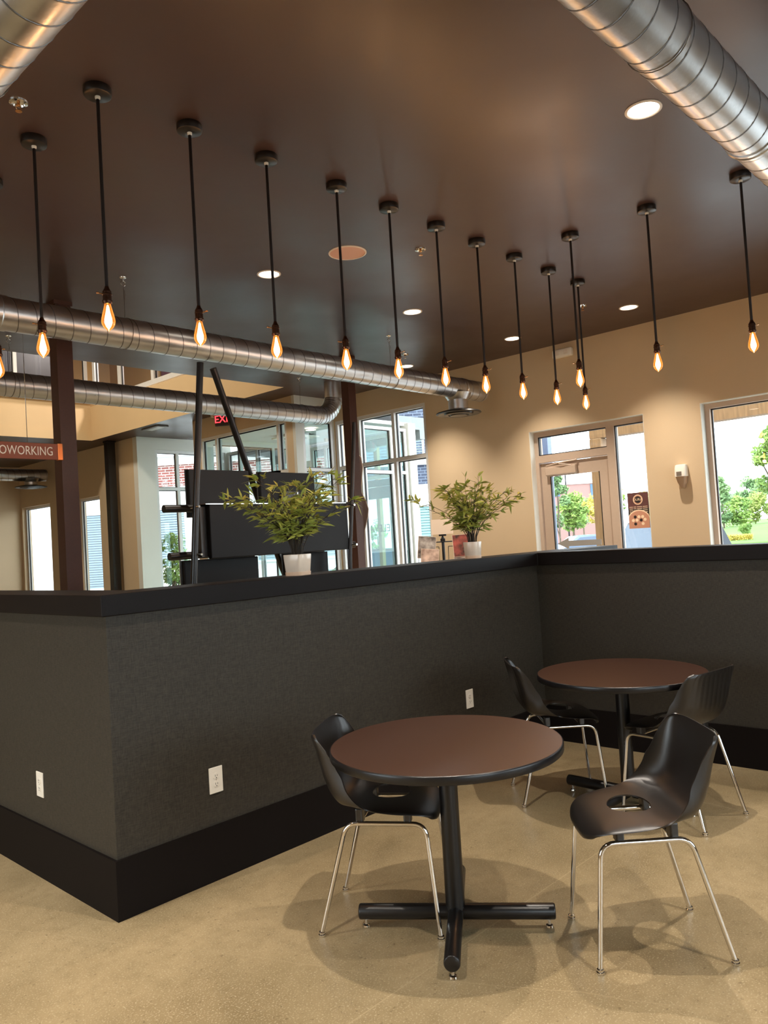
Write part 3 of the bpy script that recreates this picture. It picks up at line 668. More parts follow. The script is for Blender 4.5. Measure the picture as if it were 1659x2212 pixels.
MB().tube([(0, 0, 0), (0, 0, UC-5.08)], .01, 8).build('stem', blackm, t)

# ------------------------------------------------------------------ wall items
def outlet(loc, rz, label):
    t = empty('wall_outlet', loc, rz, label, 'power outlet', 'duplex outlets')      # faces local -y
    MB().bbox((0, -.003, 0), (.078, .006, .125), .0025).build('cover_plate', white, t)
    for z in (-.0195, .0195):
        r_ = MB(); n = 20
        pts = [(.0165*max(-1, min(1, 1.15*math.cos(2*PI*j/n))), .0145*math.sin(2*PI*j/n)+z) for j in range(n)]
        r_.loft([[(p[0], -.006, p[1]) for p in pts], [(p[0], -.0085, p[1]) for p in pts]], False, True)
        rr = r_.build('receptacle', white, t)
        MB().box((-.007, -.0092, z-.002), (-.005, -.0084, z+.007)).box((.005, -.0092, z-.001), (.007, -.0084, z+.006)).lathe([(0, 0), (.0025, 0)], 10, (0, -.009, z-.008)).box((-.002, -.0092, z-.010), (.002, -.0084, z-.006)).build('slots', gasket, rr)
    MB().box((-.002, -.0075, -.0015), (.002, -.006, .0015)).build('screw', chrome, t)
outlet((2.22, Y0, .477), 0, 'white duplex outlet on the dark half wall, in the middle')
outlet((4.29, Y0, .484), 0, 'white duplex outlet on the half wall behind the near table')
outlet((X0, 4.09, .467), -PI/2, 'white duplex outlet left of the half wall corner')

t = empty('sanitizer_dispenser', (XW, 3.385, 2.125), 0, 'white wall soap dispenser between the door and the right window', 'dispenser')
b = MB(); 
def rr_ring(z, hw, d, n=6):
    pts = []
    for i in range(n*4):
        a = 2*PI*i/(n*4); c_, s_ = math.cos(a), math.sin(a)
        pts.append((-d/2 + d/2*math.copysign(abs(c_)**.45, c_), hw*math.copysign(abs(s_)**.45, s_), z))
    return pts
b.loft([rr_ring(.10, .045, .07), rr_ring(.095, .056, .09), rr_ring(.06, .062, .10), rr_ring(-.02, .062, .11), rr_ring(-.03, .060, .11)], True, True)
b.build('housing', white, t, smooth=True, angle=50)
MB().loft([rr_ring(-.03, .055, .10), rr_ring(-.09, .044, .085), rr_ring(-.125, .026, .07), rr_ring(-.155, .018, .06)], True, True).build('drip_spout', mat('warm_grey_plastic', lin((176, 148, 122)), .4), t, smooth=True, angle=50)
MB().bbox((-.112, .004, .0), (.006, .055, .045), .002).build('window_panel', mat('grey_panel', lin((120, 108, 96)), .3), t)

# poster on the sidelight
t = empty('window_poster', (rx-.0+.034, 3.985, 1.77), 0, 'brown advertising poster with round logo on the door sidelight glass', 'poster')
pbrown = mat('poster_brown', lin((96, 58, 54)), .6, noise=(12, .2)); pblack = mat('poster_black', lin((40, 28, 26)), .6); ppeach = mat('poster_peach', lin((196, 140, 112)), .6); pcream = mat('poster_cream', lin((240, 212, 178)), .6)
PX = .125; PZ = .205   # half sizes
MB().box((-.004, -PX, -PZ), (.0, PX, PZ)).build('paper', pbrown, t)
MB().box((-.0045, -PX, -PZ*.25), (-.004, PX, PZ*.10)).build('dark_band', pblack, t)
def disc(y, z, r, x0, m_, nm, x1=None, n=28, clipz=None, clipy=None):
    pts = []
    for j in range(n):
        py = y+r*math.cos(2*PI*j/n); pz = z+r*math.sin(2*PI*j/n)
        if clipz is not None: pz = max(pz, clipz)
        if clipy is not None: py = max(-clipy, min(clipy, py))
        pts.append((py, pz))
    MB().loft([[(x0, *p) for p in pts], [(x0-.0004, *p) for p in pts]], True, True).build(nm, m_, t)
disc(0, -PZ*.68, .148, -.0046, pcream, 'arch_rim', clipz=-PZ, clipy=PX-.001)
disc(0, -PZ*.72, .142, -.0051, ppeach, 'arch', clipz=-PZ, clipy=PX-.001)
disc(0, PZ*.60, .058, -.0046, pcream, 'logo_ring'); disc(0, PZ*.60, .050, -.0051, ppeach, 'logo_ring'); disc(0, PZ*.60, .040, -.0056, pblack, 'logo_disc')
text('logo_lettering', 'DURA', .040, pcream, t, face_mtx((-.0063, 0, PZ*.60), (0, -1, 0)), .0003)
for k in range(4):
    z = PZ*(.20-.10*k)
    for (a, b_) in ((-.11, -.05), (-.045, .02), (.025, .06), (.065, .11)):
        MB().box((-.0052, a, z-.003), (-.0047, b_-.004, z+.003)).build('print_line', pcream, t)
k = 0
for (yy, zz, mm) in ((.045, -.31, pblack), (0, -.31, pcream), (-.045, -.31, pcream), (.07, -.50, pcream), (.025, -.49, pcream), (-.025, -.50, pblack), (-.072, -.47, pcream), (.045, -.70, pblack), (0, -.70, ppeach), (-.045, -.70, pcream)):
    disc(yy, zz*PZ-.01, .018, -.0056, mm, 'coffee_dot', n=16)

# hanging sign
t = empty('hanging_sign', (2.2, 6.50, 2.517), 0, 'brown hanging sign reading COWORKING in thin cream capitals', 'sign')
MB().bbox((0, 0, 0), (1.50, .03, .135), .004).build('board', signb, t)
text('lettering', 'COWORKING', .104, signl, t, face_mtx((.705, -.0165, -.002), (1, 0, 0)) @ Matrix.Diagonal((.74, 1, 1, 1)), .001, align='RIGHT')
MB().bbox((.765, 0, 0), (.045, .045, .145), .006).build('end_bracket', copper, t)
MB().tube([(-.6, 0, .06), (-.6, 0, CE-2.517)], .004, 6).tube([(.5, 0, .06), (.5, 0, CE-2.517)], .0025, 6).build('hanging_wire', chrome, t)

# ------------------------------------------------------------------ black screen rack behind the half wall
t = empty('screen_rack', (4.5, 5.6, 0), 0, 'black tubular screen rack with long diagonal poles behind the half wall', 'screen rack')
def L(p): return (p[0]-4.5, p[1]-5.6, p[2])
MB().tube([L((3.46, 5.52, 0)), L((3.63, 5.50, 2.0)), L((3.74, 5.50, 3.18))], .028, 14).build('pole', blackm, t, smooth=True)
MB().tube([L((5.75, 6.30, 0)), L((4.92, 6.02, 1.4)), L((4.0, 5.69, 3.20))], .030, 14).build('pole', blackm, t, smooth=True)
MB().tube([L((5.26, 5.50, 0)), L((5.36, 5.50, 1.5)), L((5.52, 5.50, 2.80))], .020, 14).build('pole', blackm, t, smooth=True)
MB().tube([L((3.40, 5.62, 1.965)), L((5.56, 5.62, 1.98))], .032, 16).build('crossbar', blackm, t, smooth=True)
MB().tube([L((3.43, 5.62, 1.575)), L((5.54, 5.62, 1.58))], .032, 16).build('crossbar', blackm, t, smooth=True)
for z in (1.97, 1.58):
    for x in (3.62, 5.40): MB().tube([L((x, 5.44, z)), L((x, 5.66, z))], .010, 10).build('bolt', chrome, t)
def screen(x0, x1, z0, z1, y, label, ports=False, vent=True, rz=0, th=.05):
    cx, cz = (x0+x1)/2, (z0+z1)/2
    s = empty('display_screen', (cx, y, cz), rz, label, 'screen', 'screens on the rack seen from behind')
    w, h = x1-x0, z1-z0
    MB().bbox((0, 0, 0), (w, th, h), .008).build('back_panel', tvm, s)
    MB().bbox((0, th*.6, 0), (w+.01, .012, h+.01), .004).build('bezel', blackp, s)
    if vent: MB().box((-w*.36, -th/2-.003, -h*.42), (-w*.352, -th/2, h*.25)).build('vent_slot', gasket, s)
    if ports:
        q = MB().bbox((0, -th/2-.012, -h*.1), (w*.34, .024, h*.3), .004).build('port_bay', blackp, s)
        for i in range(5): MB().box((-w*.12+i*w*.06, -th/2-.027, -h*.02), (-w*.12+i*w*.06+.008, -th/2-.024, -h*.02+.018)).build('port', chrome, q)
    return s
screen(3.70, 4.33, 1.90, 2.305, 5.72, 'upper left screen back with reddish sheen on the rack')
screen(4.46, 5.12, 1.90, 2.30, 5.72, 'upper right screen back behind the plant', ports=True, vent=False)
screen(3.63, 4.40, 1.00, 1.53, 5.74, 'lower left screen back just above the half wall cap', ports=True)
screen(4.72, 5.26, 1.00, 1.53, 5.74, 'lower right screen back behind the plant pot', vent=False)
s = empty('screen_cover', (4.56, 5.53, 1.765), 0, 'wide matt black cover box mounted in the middle of the rack', 'screen cover')
MB().bbox((0, 0, 0), (1.60, .05, .455), .008).build('front_panel', tvm, s)
MB().box((-.86, .03, -.21), (-.78, .12, .21)).build('side_return', blackp, s)
MB().box((-.84, -.03, .226), (.78, .10, .232)).build('top_flange', chrome, s)

# driftwood slab next to the middle column
s = empty('driftwood_slab', (7.10, 7.0, 0), 0, 'wavy edged live wood slab standing beside the middle column', 'wood slab')
prof = [(0, .14), (.4, .12), (.8, .10), (1.3, .07), (1.55, .085), (1.75, .10), (1.92, .17), (2.02, .19), (2.12, .15), (2.25, .07), (2.40, .10), (2.55, .13), (2.68, .11), (2.74, .03), (2.80, .0), (2.90, .03), (2.98, .05), (3.06, .02)]
b = MB(); rings = []
for z, w in prof:
    c = -.13 + 0
    rings.append([(-.22, -.03, z), (w-.13, -.03, z), (w-.12, .0, z+.004), (w-.13, .03, z), (-.22, .03, z)])
b.loft(rings, True, True); b.build('slab', woodd, s, smooth=True, angle=50)
b = MB(); b.tube([(w-.122, -.02, z) for z, w in prof], .010, 6); b.build('pale_edge', mat('pale_sapwood', lin((176, 160, 142)), .7), s, smooth=True)

# ------------------------------------------------------------------ brochure stand
t = empty('brochure_stand', (6.49, 5.24, 0), -.80, 'slim black brochure stand with wire tiers behind the half wall', 'brochure stand')
MB().lathe([(0, 0), (.19, 0), (.19, .015), (.03, .03), (0, .03)], 28).build('base', blackm, t, smooth=True, angle=30)
MB().tube([(0, 0, .02), (0, 0, 1.60)], .016, 12).build('pole', blackm, t, smooth=True)
for sx in (-1, 1):
    MB().tube([(sx*.05, -.04, 1.50), (sx*.27, -.04, 1.50), (sx*.27, .04, 1.25), (sx*.05, .04, 1.25), (sx*.05, -.04, 1.50)], .004, 6).build('wire_pocket', blackm, t)
MB().bbox((0, 0, 1.55), (.24, .10, .012), .004).build('shelf', blackm, t)
def mag(x, z, rx_, label, c, w=.19, h=.24, y=-.075):
    o = empty('brochure', (6.49, 5.24, 0), -.80, label, 'brochure', 'brochures on the stand')
    q = MB().box((-w/2, -.006, -h/2), (w/2, .006, h/2)).build('pages', mat('paper_'+c[0], lin(c[1]), .5), o)
    q2 = MB().box((-w/2+.004, -.0075, -h/2+.004), (w/2-.004, -.006, h/2-.004)).build('cover', mat('print_'+c[0], lin(c[2]), .4, noise=(14, .6), c2=lin(c[3])), o)
    M_ = Matrix.Translation(Vector((x, y, z))) @ Matrix.Rotation(rx_[1], 4, 'Y') @ Matrix.Rotation(rx_[0], 4, 'X')
    for q in (q, q2): q.data.transform(M_)
mag(-.18, 1.50, (-.25, .12), 'upper left brochure with a dark photo cover', ('a', (216, 196, 172), (96, 84, 76), (190, 180, 170)))
mag(.19, 1.50, (-.25, -.02), 'right hand brochure with a dark cover and red spot', ('b', (216, 196, 172), (66, 46, 42), (170, 80, 70)))
mag(-.16, 1.37, (-.35, .10), 'lower left brochure with a plain pinkish cover', ('c', (216, 196, 172), (206, 168, 146), (220, 190, 170)), y=-.13)
mag(.19, 1.30, (-.25, .0), 'lower right brochure with a mottled grey cover', ('d', (200, 180, 160), (110, 90, 84), (200, 180, 170)), y=-.12)
t = empty('card_holder', (6.49, 5.24, 1.556), -.92, 'blank cream card in a small black clip holder', 'card holder')
MB().bbox((0, 0, .015), (.05, .05, .03), .004).bbox((0, 0, .045), (.02, .02, .04), .003).bbox((0, 0, .065), (.08, .03, .02), .004).build('clip', blackm, t)
MB().box((-.115, -.003, .075), (.115, .003, .235)).build('card', mat('cream_card', lin((238, 216, 190)), .5), t)

# ------------------------------------------------------------------ potted bamboo
leafm = mat('bamboo_leaf', lin((146, 172, 74)), .45, noise=(9, .3), c2=lin((204, 206, 104)))
def bamboo(x, y, z, seed, squared, label):
    rnd = random.Random(seed)
    t = empty('potted_bamboo', (x, y, z), 0, label, 'potted plant', 'potted bamboo on the half wall')
    s = .062; b = MB()
    def ring(z_, k):
        n = 28; e = .28 if squared else .75
        a0 = .25
        return [(k*math.copysign(abs(math.cos(a))**e, math.cos(a))*math.cos(a0)-k*math.copysign(abs(math.sin(a))**e, math.sin(a))*math.sin(a0),
                 k*math.copysign(abs(math.cos(a))**e, math.cos(a))*math.sin(a0)+k*math.copysign(abs(math.sin(a))**e, math.sin(a))*math.cos(a0), z_) for a in [2*PI*i/n for i in range(n)]]
    H_ = .118
    b.loft([ring(.018, s*.86), ring(.02, s*.88), ring(H_-.004, s*1.0), ring(H_, s*.985), ring(H_-.003, s*.92), ring(H_-.018, s*.90)], True, True)
    b.build('pot', pot_m, t, smooth=True, angle=35)
    MB().loft([ring(0, s*.86), ring(.0, s*.90), ring(.02, s*.92), ring(.02, s*.80)], True, True).build('saucer', mat('cream_saucer', lin((222, 190, 160)), .3), t, smooth=True, angle=35)
    MB().loft([ring(H_-.018, s*.88), ring(H_-.014, s*.88)], True, True).build('soil', mat('soil', lin((60, 46, 34)), .9, noise=(80, .4)), t)
    st = MB(); lf = MB()
    def leaf(p, d, ln, w):
        d = d.normalized(); side = d.cross(Vector((0, 0, 1)));
        if side.length < .1: side = Vector((1, 0, 0))
        side.normalize(); roll = rnd.uniform(-.9, .9); nrm = side.cross(d); side = side*math.cos(roll)+nrm*math.sin(roll); nrm = side.cross(d)
        vs = []; 
        for q, k in ((0, .06), (.18, .75), (.4, 1), (.7, .62), (1, 0.0)):
            c = p + d*ln*q - Vector((0, 0, 1))*(ln*.22*q*q)
            if q == 1: vs.append(c)
            else: vs += [c - side*w*k, c - nrm*w*.25*k, c + side*w*k]
        fs = []
        for i in range(3):
            o = i*3
            fs += [(o, o+1, o+4, o+3), (o+1, o+2, o+5, o+4)]
        fs += [(9, 10, 12), (10, 11, 12)]
        lf.add(vs, fs)
    for i in range(30):
        a = rnd.uniform(0, 2*PI); r0 = rnd.uniform(.003, .030)
        base = Vector((r0*math.cos(a), r0*math.sin(a), H_-.02))
        az = a + rnd.uniform(-.5, .5)
        lean = rnd.uniform(.12, .55) if i % 3 else rnd.uniform(.65, .95)
        Ls = rnd.uniform(.28, .48)
        if lean > .6: Ls = rnd.uniform(.32, .42)
        dx = Vector((math.cos(az), math.sin(az), 0))
        # spread mostly across the view (left-right) as arranged on the ledge
        lat = Vector((.70, -.71, 0)); k = dx.dot(lat); dx = (lat*k*1.0 + (dx-lat*k)*.75)
        pts = []
        for q in range(7):
            u = q/6
            pts.append(base + dx*(Ls*lean*(u**1.9)) + Vector((0, 0, 1))*(Ls*(u - .22*lean*u*u)))
        st.tube(pts, [.0032*(1-.6*q/6) for q in range(7)], 5)
        for q in range(2, 7):
            nb = 2 if q < 6 else 3
            for _ in range(nb):
                az2 = rnd.uniform(0, 2*PI); bd = (Vector((math.cos(az2), math.sin(az2), rnd.uniform(.0, .7)))*.8 + dx*.9*(q/6)).normalized()
                bl = rnd.uniform(.03, .085)
                e = pts[q] + bd*bl
                st.tube([pts[q], pts[q]+bd*bl*.5+Vector((0, 0, .003)), e], .0011, 4)
                for _k in range(rnd.choice((2, 3, 4))):
                    az3 = rnd.uniform(0, 2*PI); ld = (bd*1.1 + Vector((math.cos(az3), math.sin(az3), rnd.uniform(-.5, .6)))*.9)
                    leaf(e - bd*bl*rnd.uniform(0, .5), ld, rnd.uniform(.052, .092), rnd.uniform(.0065, .0110))
    st.build('stems', stemm, t, smooth=True)
    lf.build('foliage', leafm, t, smooth=True, angle=70)
    return t
bamboo(2.885, 3.39, zt, 11, True, 'bamboo plant in a square white pot on the half wall, in front of the screens')
bamboo(4.545, 3.40, zt, 23, False, 'bamboo plant in a white pot, farther one near the wall corner')

# grassy plant behind the left half wall
t = empty('potted_grass', (2.63, 7.35, 0), 0, 'tip of a pale grassy plant just showing over the cap at the left edge', 'potted plant')
MB().lathe([(.0, 0), (.15, 0), (.19, .85), (.17, .85), (.16, .80), (0, .80)], 28).build('planter', tvm, t, smooth=True, angle=30)
g = MB(); rnd = random.Random(5)
for i in range(70):
    a = rnd.uniform(0, 2*PI); ln = rnd.uniform(.40, .66); k = rnd.uniform(.05, .33); s_ = Vector((-math.sin(a), math.cos(a), 0))*.004
    P = [Vector((.05*math.cos(a), .05*math.sin(a), .8)) + Vector((math.cos(a)*k*u*u, math.sin(a)*k*u*u, ln*(u-.15*u*u))) for u in (0, .35, .7, 1)]
    vs = [];
    for q, p in enumerate(P): w = (1, .9, .6, .1)[q]; vs += [p-s_*w, p+s_*w]
    g.add(vs, [(0, 1, 3, 2), (2, 3, 5, 4), (4, 5, 7, 6)])
g.build('grass_blades', mat('pale_grass', lin((150, 146, 112)), .7), t)

# ------------------------------------------------------------------ tables
def make_table(x, y, rz, label):
    t = empty('round_table', (x, y, 0), rz, label, 'table', 'round pedestal tables')
    Rt = .478; Ht = .757; th = .034
    MB().lathe([(0, Ht-.001), (Rt-.004, Ht-.001), (Rt-.002, Ht-.0035), (Rt-.002, Ht-th), (0, Ht-th)], 96, cap0=False, cap1=False).build('tabletop', tabletop, t, smooth=True, angle=30)
    MB().lathe([(Rt-.003, Ht-.0012), (Rt, Ht-.003), (Rt+.0015, Ht-.006), (Rt+.0015, Ht-th+.002), (Rt-.002, Ht-th-.001), (Rt-.006, Ht-th-.001)], 96, cap0=False, cap1=False).build('edge_band', tableedge, t, smooth=True, angle=50)
    MB().lathe([(.0, Ht-th-.001), (.14, Ht-th-.001), (.14, Ht-th-.008), (.05, Ht-th-.02), (0, Ht-th-.02)], 32, cap0=False).build('mounting_plate', blackm, t, smooth=True, angle=30)
    MB().lathe([(0, .06), (.040, .06), (.038, Ht-th-.015), (0, Ht-th-.015)], 36).build('pedestal', blackm, t, smooth=True, angle=40)
    for k in range(4):
        a = k*PI/2; c, s = math.cos(a), math.sin(a)
        ar_ = MB(); zc = .064; r_ = .031; n = 24
        ar_.loft([[(c*d-s*rr*math.sin(2*PI*j/n), s*d+c*rr*math.sin(2*PI*j/n), zc+rr*math.cos(2*PI*j/n)) for j in range(n)] for d, rr in ((.03, r_), (.395, r_), (.40, r_-.002), (.402, r_-.005))], True, True)
        leg = ar_.build('base_arm', blackm, t, smooth=True, angle=40)
        MB().lathe([(0, .0), (.014, 0), (.016, .003), (.014, .010), (.006, .013), (.006, .036), (0, .036)], 18, (c*.375, s*.375, 0)).build('levelling_foot', chrome, leg, smooth=True, angle=40)
    return t
table1 = make_table(2.52, 2.09, math.radians(-54.1), 'near round dark brown pedestal table in the foreground')
table2 = copy_tree(table1); table2.location = (4.254, 2.172, 0); table2.rotation_euler = (0, 0, math.radians(88))
table2['label'] = 'far round dark brown pedestal table in the corner of the half walls'

# ------------------------------------------------------------------ chairs
PRO = [(.246, .434, .085, -.012, 0), (.250, .452, .14, -.024, 0), (.232, .482, .180, -.018, -.008), (.18, .508, .213, -.004, -.016), (.09, .524, .238, 0, -.020), (0, .528, .247, .006, -.008), (-.08, .522, .250, .024, .028),
       (-.145, .518, .245, .048, .080), (-.190, .555, .234, .074, .090), (-.216, .615, .226, .078, .064), (-.233, .69, .223, .070, .036), (-.246, .755, .222, .056, .012), (-.255, .797, .215, .040, .0), (-.259, .815, .190, .026, -.004)]
def crom(t):
    n = len(PRO)-1; t = max(0, min(.9999, t))*n; i = int(t); u = t-i
    p = [PRO[max(0, min(n, i+k))] for k in (-1, 0, 1, 2)]
    return [0.5*((2*p[1][k]) + (-p[0][k]+p[2][k])*u + (2*p[0][k]-5*p[1][k]+4*p[2][k]-p[3][k])*u*u + (-p[0][k]+3*p[1][k]-3*p[2][k]+p[3][k])*u**3) for k in range(5)]
def shell_pt(u, t):
    x, z, w, dx, dz = crom(t); e = abs(u)**2.9
    return Vector((x+dx*e, w*math.sin(u*1.5)/math.sin(1.5), z+dz*e))
def shell_n(u, t):
    a = shell_pt(min(1, u+.01), t)-shell_pt(max(-1, u-.01), t); b = shell_pt(u, min(1, t+.005))-shell_pt(u, max(0, t-.005))
    n = a.cross(b); return n.normalized()
def chair_shell():
    NU, NT = 44, 96
    hc, ht, hr = 0.0, .352, .050          # hole centre (u,t) and radii in u / t
    hu, htt = .27, .070
    def warp(u, t):
        d = math.hypot((u-hc)/hu, (t-ht)/htt)
        return d
    grid = {}
    inner = []; outer = []; idx = {}
    P = []
    for j in range(NT+1):
        for i in range(NU+1):
            u = -1+2*i/NU; t = j/NT
            P.append((u, t))
    keep = [warp(u, t) >= 1.0 for u, t in P]
    faces = []
    for j in range(NT):
        for i in range(NU):
            q = (j*(NU+1)+i, j*(NU+1)+i+1, (j+1)*(NU+1)+i+1, (j+1)*(NU+1)+i)
            if sum(keep[k] for k in q) >= 1 and all(warp(*P[k]) > .62 for k in q): faces.append(q)
    # snap rim of hole on to the ellipse
    cnt = {}
    for q in faces:
        for a in range(4):
            e = tuple(sorted((q[a], q[(a+1) % 4]))); cnt[e] = cnt.get(e, 0)+1
    bedge = [e for e, c in cnt.items() if c == 1]
    bv_ = {v for e in bedge for v in e}
    P2 = list(P)
    for v in bv_:
        u, t = P[v]; d = warp(u, t)
        if d < 1.7 and 0 < t < 1 and abs(u) < .99:
            P2[v] = (hc+(u-hc)/d, ht+(t-ht)/d)
    used = sorted({k for q in faces for k in q}); mp = {k: n for n, k in enumerate(used)}
    V = []; 
    for k in used: V.append(shell_pt(*P2[k]))
    nV = len(V)
    for k in used:
        u, t = P2[k]; n = shell_n(u, t)
        th = .0055
        # flutes moulded in the rear face of the back
        if .66 < t < .985:
            k_ = min(1, (t-.66)/.05, (.985-t)/.03)
            th += .0030*k_*max(0, math.cos(u*2*PI*7))*(1 if abs(u) < .85 else 0)
        V.append(shell_pt(u, t)-n*th)
    F_ = [tuple(mp[k] for k in q) for q in faces] + [tuple(mp[k]+nV for k in reversed(q)) for q in faces]
    for a, b_ in bedge: F_.append((mp[a], mp[b_], mp[b_]+nV, mp[a]+nV))
    b = MB(); b.add([tuple(v) for v in V], F_); return b
# orientation check: normal should point up on the seat
if shell_n(0, .3).z < 0:
    _sn = shell_n
    def shell_n(u, t, _f=_sn): return -_f(u, t)
def bend(pts, r, k=6):
    """polyline with rounded corners of radius r"""
    P = [Vector(p) for p in pts]; out = [P[0]]
    for i in range(1, len(P)-1):
        a = (P[i-1]-P[i]).normalized(); b = (P[i+1]-P[i]).normalized()
        s, e = P[i]+a*r, P[i]+b*r
        for q in range(k+1):
            u = q/k; out.append(s*(1-u)**2 + P[i]*2*u*(1-u) + e*u*u)
    out.append(P[-1]); return out
def make_chair(label):
    t = empty('shell_chair', (0, 0, 0), 0, label, 'chair', 'black shell chairs')
    chair_shell().build('seat_shell', blackp, t, smooth=True, angle=50)
    for s in (-1, 1):
        top = .447; l_ = .176*s; f_ = .205*s
        MB().tube([(.10, l_, top), (-.06, l_, top)], .0095, 12).build('side_rail', chrome, t, smooth=True)
        lf_ = MB().tube(bend([(.10, l_, top), (.205, l_, top), (.245, f_, .012)], .055), .0095, 12).build('leg', chrome, t, smooth=True, angle=60)
        MB().lathe([(0, 0), (.013, 0), (.0145, .003), (.0145, .009), (.0115, .011), (.0125, .014), (.0125, .019), (.010, .021), (0, .021)], 18, (.245, f_, 0)).build('foot_glide', chrome, lf_, smooth=True, angle=40)
        lr_ = MB().tube(bend([(-.06, l_, top), (-.125, l_, top), (-.245, f_, .012)], .05), .0095, 12).build('leg', chrome, t, smooth=True, angle=60)
        MB().lathe([(0, 0), (.013, 0), (.0145, .003), (.0145, .009), (.0115, .011), (.0125, .014), (.0125, .019), (.010, .021), (0, .021)], 18, (-.245, f_, 0)).build('foot_glide', chrome, lr_, smooth=True, angle=40)
        for xx in (.13, -.07): MB().bbox((xx, s*.150, .475), (.03, .05, .06), .006).build('mounting_block', blackp, t)
    for xx in (.13, -.07): MB().tube([(xx, -.176, .447), (xx, .176, .447)], .008, 10).build('cross_rail', chrome, t, smooth=True)
    return t
CH = [((2.872, 1.43), 134, 'black shell chair in the right foreground, facing left, seat hole fully in view'),
      ((2.44, 2.39), -57.6, 'black shell chair tucked under the left side of the near table'),
      ((4.163, 2.585), -47, 'black shell chair at the left of the far table, beside the half wall'),
      ((4.24, 1.85), 81, 'black shell chair seen from behind, ribbed back, at the right of the far table')]
ch0 = make_chair(CH[0][2])
for i, (p, a, lb_) in enumerate(CH):
    o = ch0 if i == 0 else copy_tree(ch0)
    o.location = (*p, 0); o.rotation_euler = (0, 0, math.radians(a)); o['label'] = lb_

# ------------------------------------------------------------------ outdoors
lawnm = mat('lawn', lin((84, 118, 44)), .95, noise=(.6, .2))
asph = mat('pavement', lin((170, 170, 168)), .9, noise=(1.5, .08))
struct(MB().box((8.64, -60, -.25), (140, 120, -.06)).build('ground_pavement', asph))
struct(MB().box((-60, -60, -.25), (-3.0, 120, -.06)).box((-3.0, 19.0, -.25), (8.64, 120, -.06)).box((-3.0, -60, -.25), (8.64, -4.0, -.06)).build('ground_outside', asph))
# depth / right vectors of the view for placing background buildings roughly square to it
dv = Vector((.730, .683, 0)); rv = Vector((.683, -.730, 0))
def facade(name, centre, half, z1, rz, label):
    return empty(name, centre, rz, label, 'building')
azr = math.atan2(rv.y, rv.x)
whitewall = mat('white_render', lin((232, 232, 228)), .85)
blindm = mat('blue_grey_blind', lin((120, 138, 150)), .6)
limest = mat('limestone', lin((214, 212, 206)), .85)
A = empty('neighbour_building', tuple(dv*30+rv*(-6.5)), azr, 'white and red brick building outside the lobby windows', 'building')
A.location.z = -.06
MB().box((-16, 0, 0), (4.9, 6, 4.25)).build('lower_wall', whitewall, A)
MB().box((-16, -.05, 4.25), (4.9, 6, 5.05)).build('brick_band', redbrick, A)
MB().box((-16, -.12, 5.05), (4.9, 6, 5.35)).build('cornice', limest, A)
MB().prism([(-.4, 5.35), (6.2, 5.35), (6, 6.6), (3, 7.6)], 0, -16, 4.9).build('roof', mat('pale_shingle', lin((200, 206, 210)), .9), A)
def ext_window(A, x0, x1, z0, z1, gm=blindm, blinds=True):
    f = MB().box((x0-.08, -.08, z0-.08), (x1+.08, -.02, z0)).box((x0-.08, -.08, z1), (x1+.08, -.02, z1+.10)).box((x0-.08, -.08, z0), (x0, -.02, z1)).box((x1, -.08, z0), (x1+.08, -.02, z1)).build('outer_window', limest, A)
    b = MB(); n = int((z1-z0)/.09)
    for i in range(n):
        z = z0+(z1-z0)*i/n
        b.add([(x0, -.06, z), (x1, -.06, z), (x1, -.03, z+.08), (x0, -.03, z+.08)], [(0, 1, 2, 3)])
    b.build('blind', gm, f)
    MB().box((x0, -.03, z0), (x1, -.015, z1)).build('dark_glass', mat('dark_window_glass', lin((60, 76, 92)), .2), f)
for (x0, x1, z0, z1) in ((-2.15, -1.15, 1.2, 3.35), (-5.8, -4.1, .5, 3.3), (-9.0, -7.6, .5, 3.3), (1.6, 2.6, 1.2, 3.35), (3.9, 4.7, 1.2, 3.35)):
    ext_window(A, x0, x1, z0, z1)
B_ = empty('slate_brick_building', tuple(dv*27+rv*(.45)), azr, 'blue grey brick building beyond the glass entry', 'building')
B_.location.z = -.06
MB().box((-1.85, 0, 0), (1.75, 6, 3.45)).build('lower_wall', whitewall, B_)
MB().box((-1.85, -.05, 3.45), (1.75, 6, 7.2)).build('brick_wall', slatebrick, B_)
MB().box((-1.85, -.14, 3.40), (1.75, -.0, 3.52)).box((-1.85, -.14, 4.20), (1.75, 0, 4.38)).build('ledge', limest, B_)
mat('teal_blind', lin((130, 176, 176)), .6)
ext_window(B_, .78, 1.12, .9, 2.75, MATS['teal_blind']); ext_window(B_, .05, .5, .9, 2.75, MATS['teal_blind'])
ext_window(B_, .62, 1.0, 4.55, 5.3, MATS['teal_blind'])
C_ = empty('distant_brick_building', (80, 45.5, -.06), azr+.05, 'distant pink brick building above the trees seen through the door', 'building')
pinkb = mat('pink_brick', lin((142, 108, 102)), .9)
MB().box((-9, 0, 0), (6, 10, 6.9)).build('brick_wall', pinkb, C_)
MB().box((-9, -.1, 5.5), (-1.2, 0, 6.6)).box((2.4, -.1, 3.4), (4.2, 0, 6.7)).build('glass_band', mat('blue_glass', lin((60, 92, 118)), .4), C_)
MB().box((-9, -.15, 6.8), (6, 0, 7.0)).build('cornice', limest, C_)

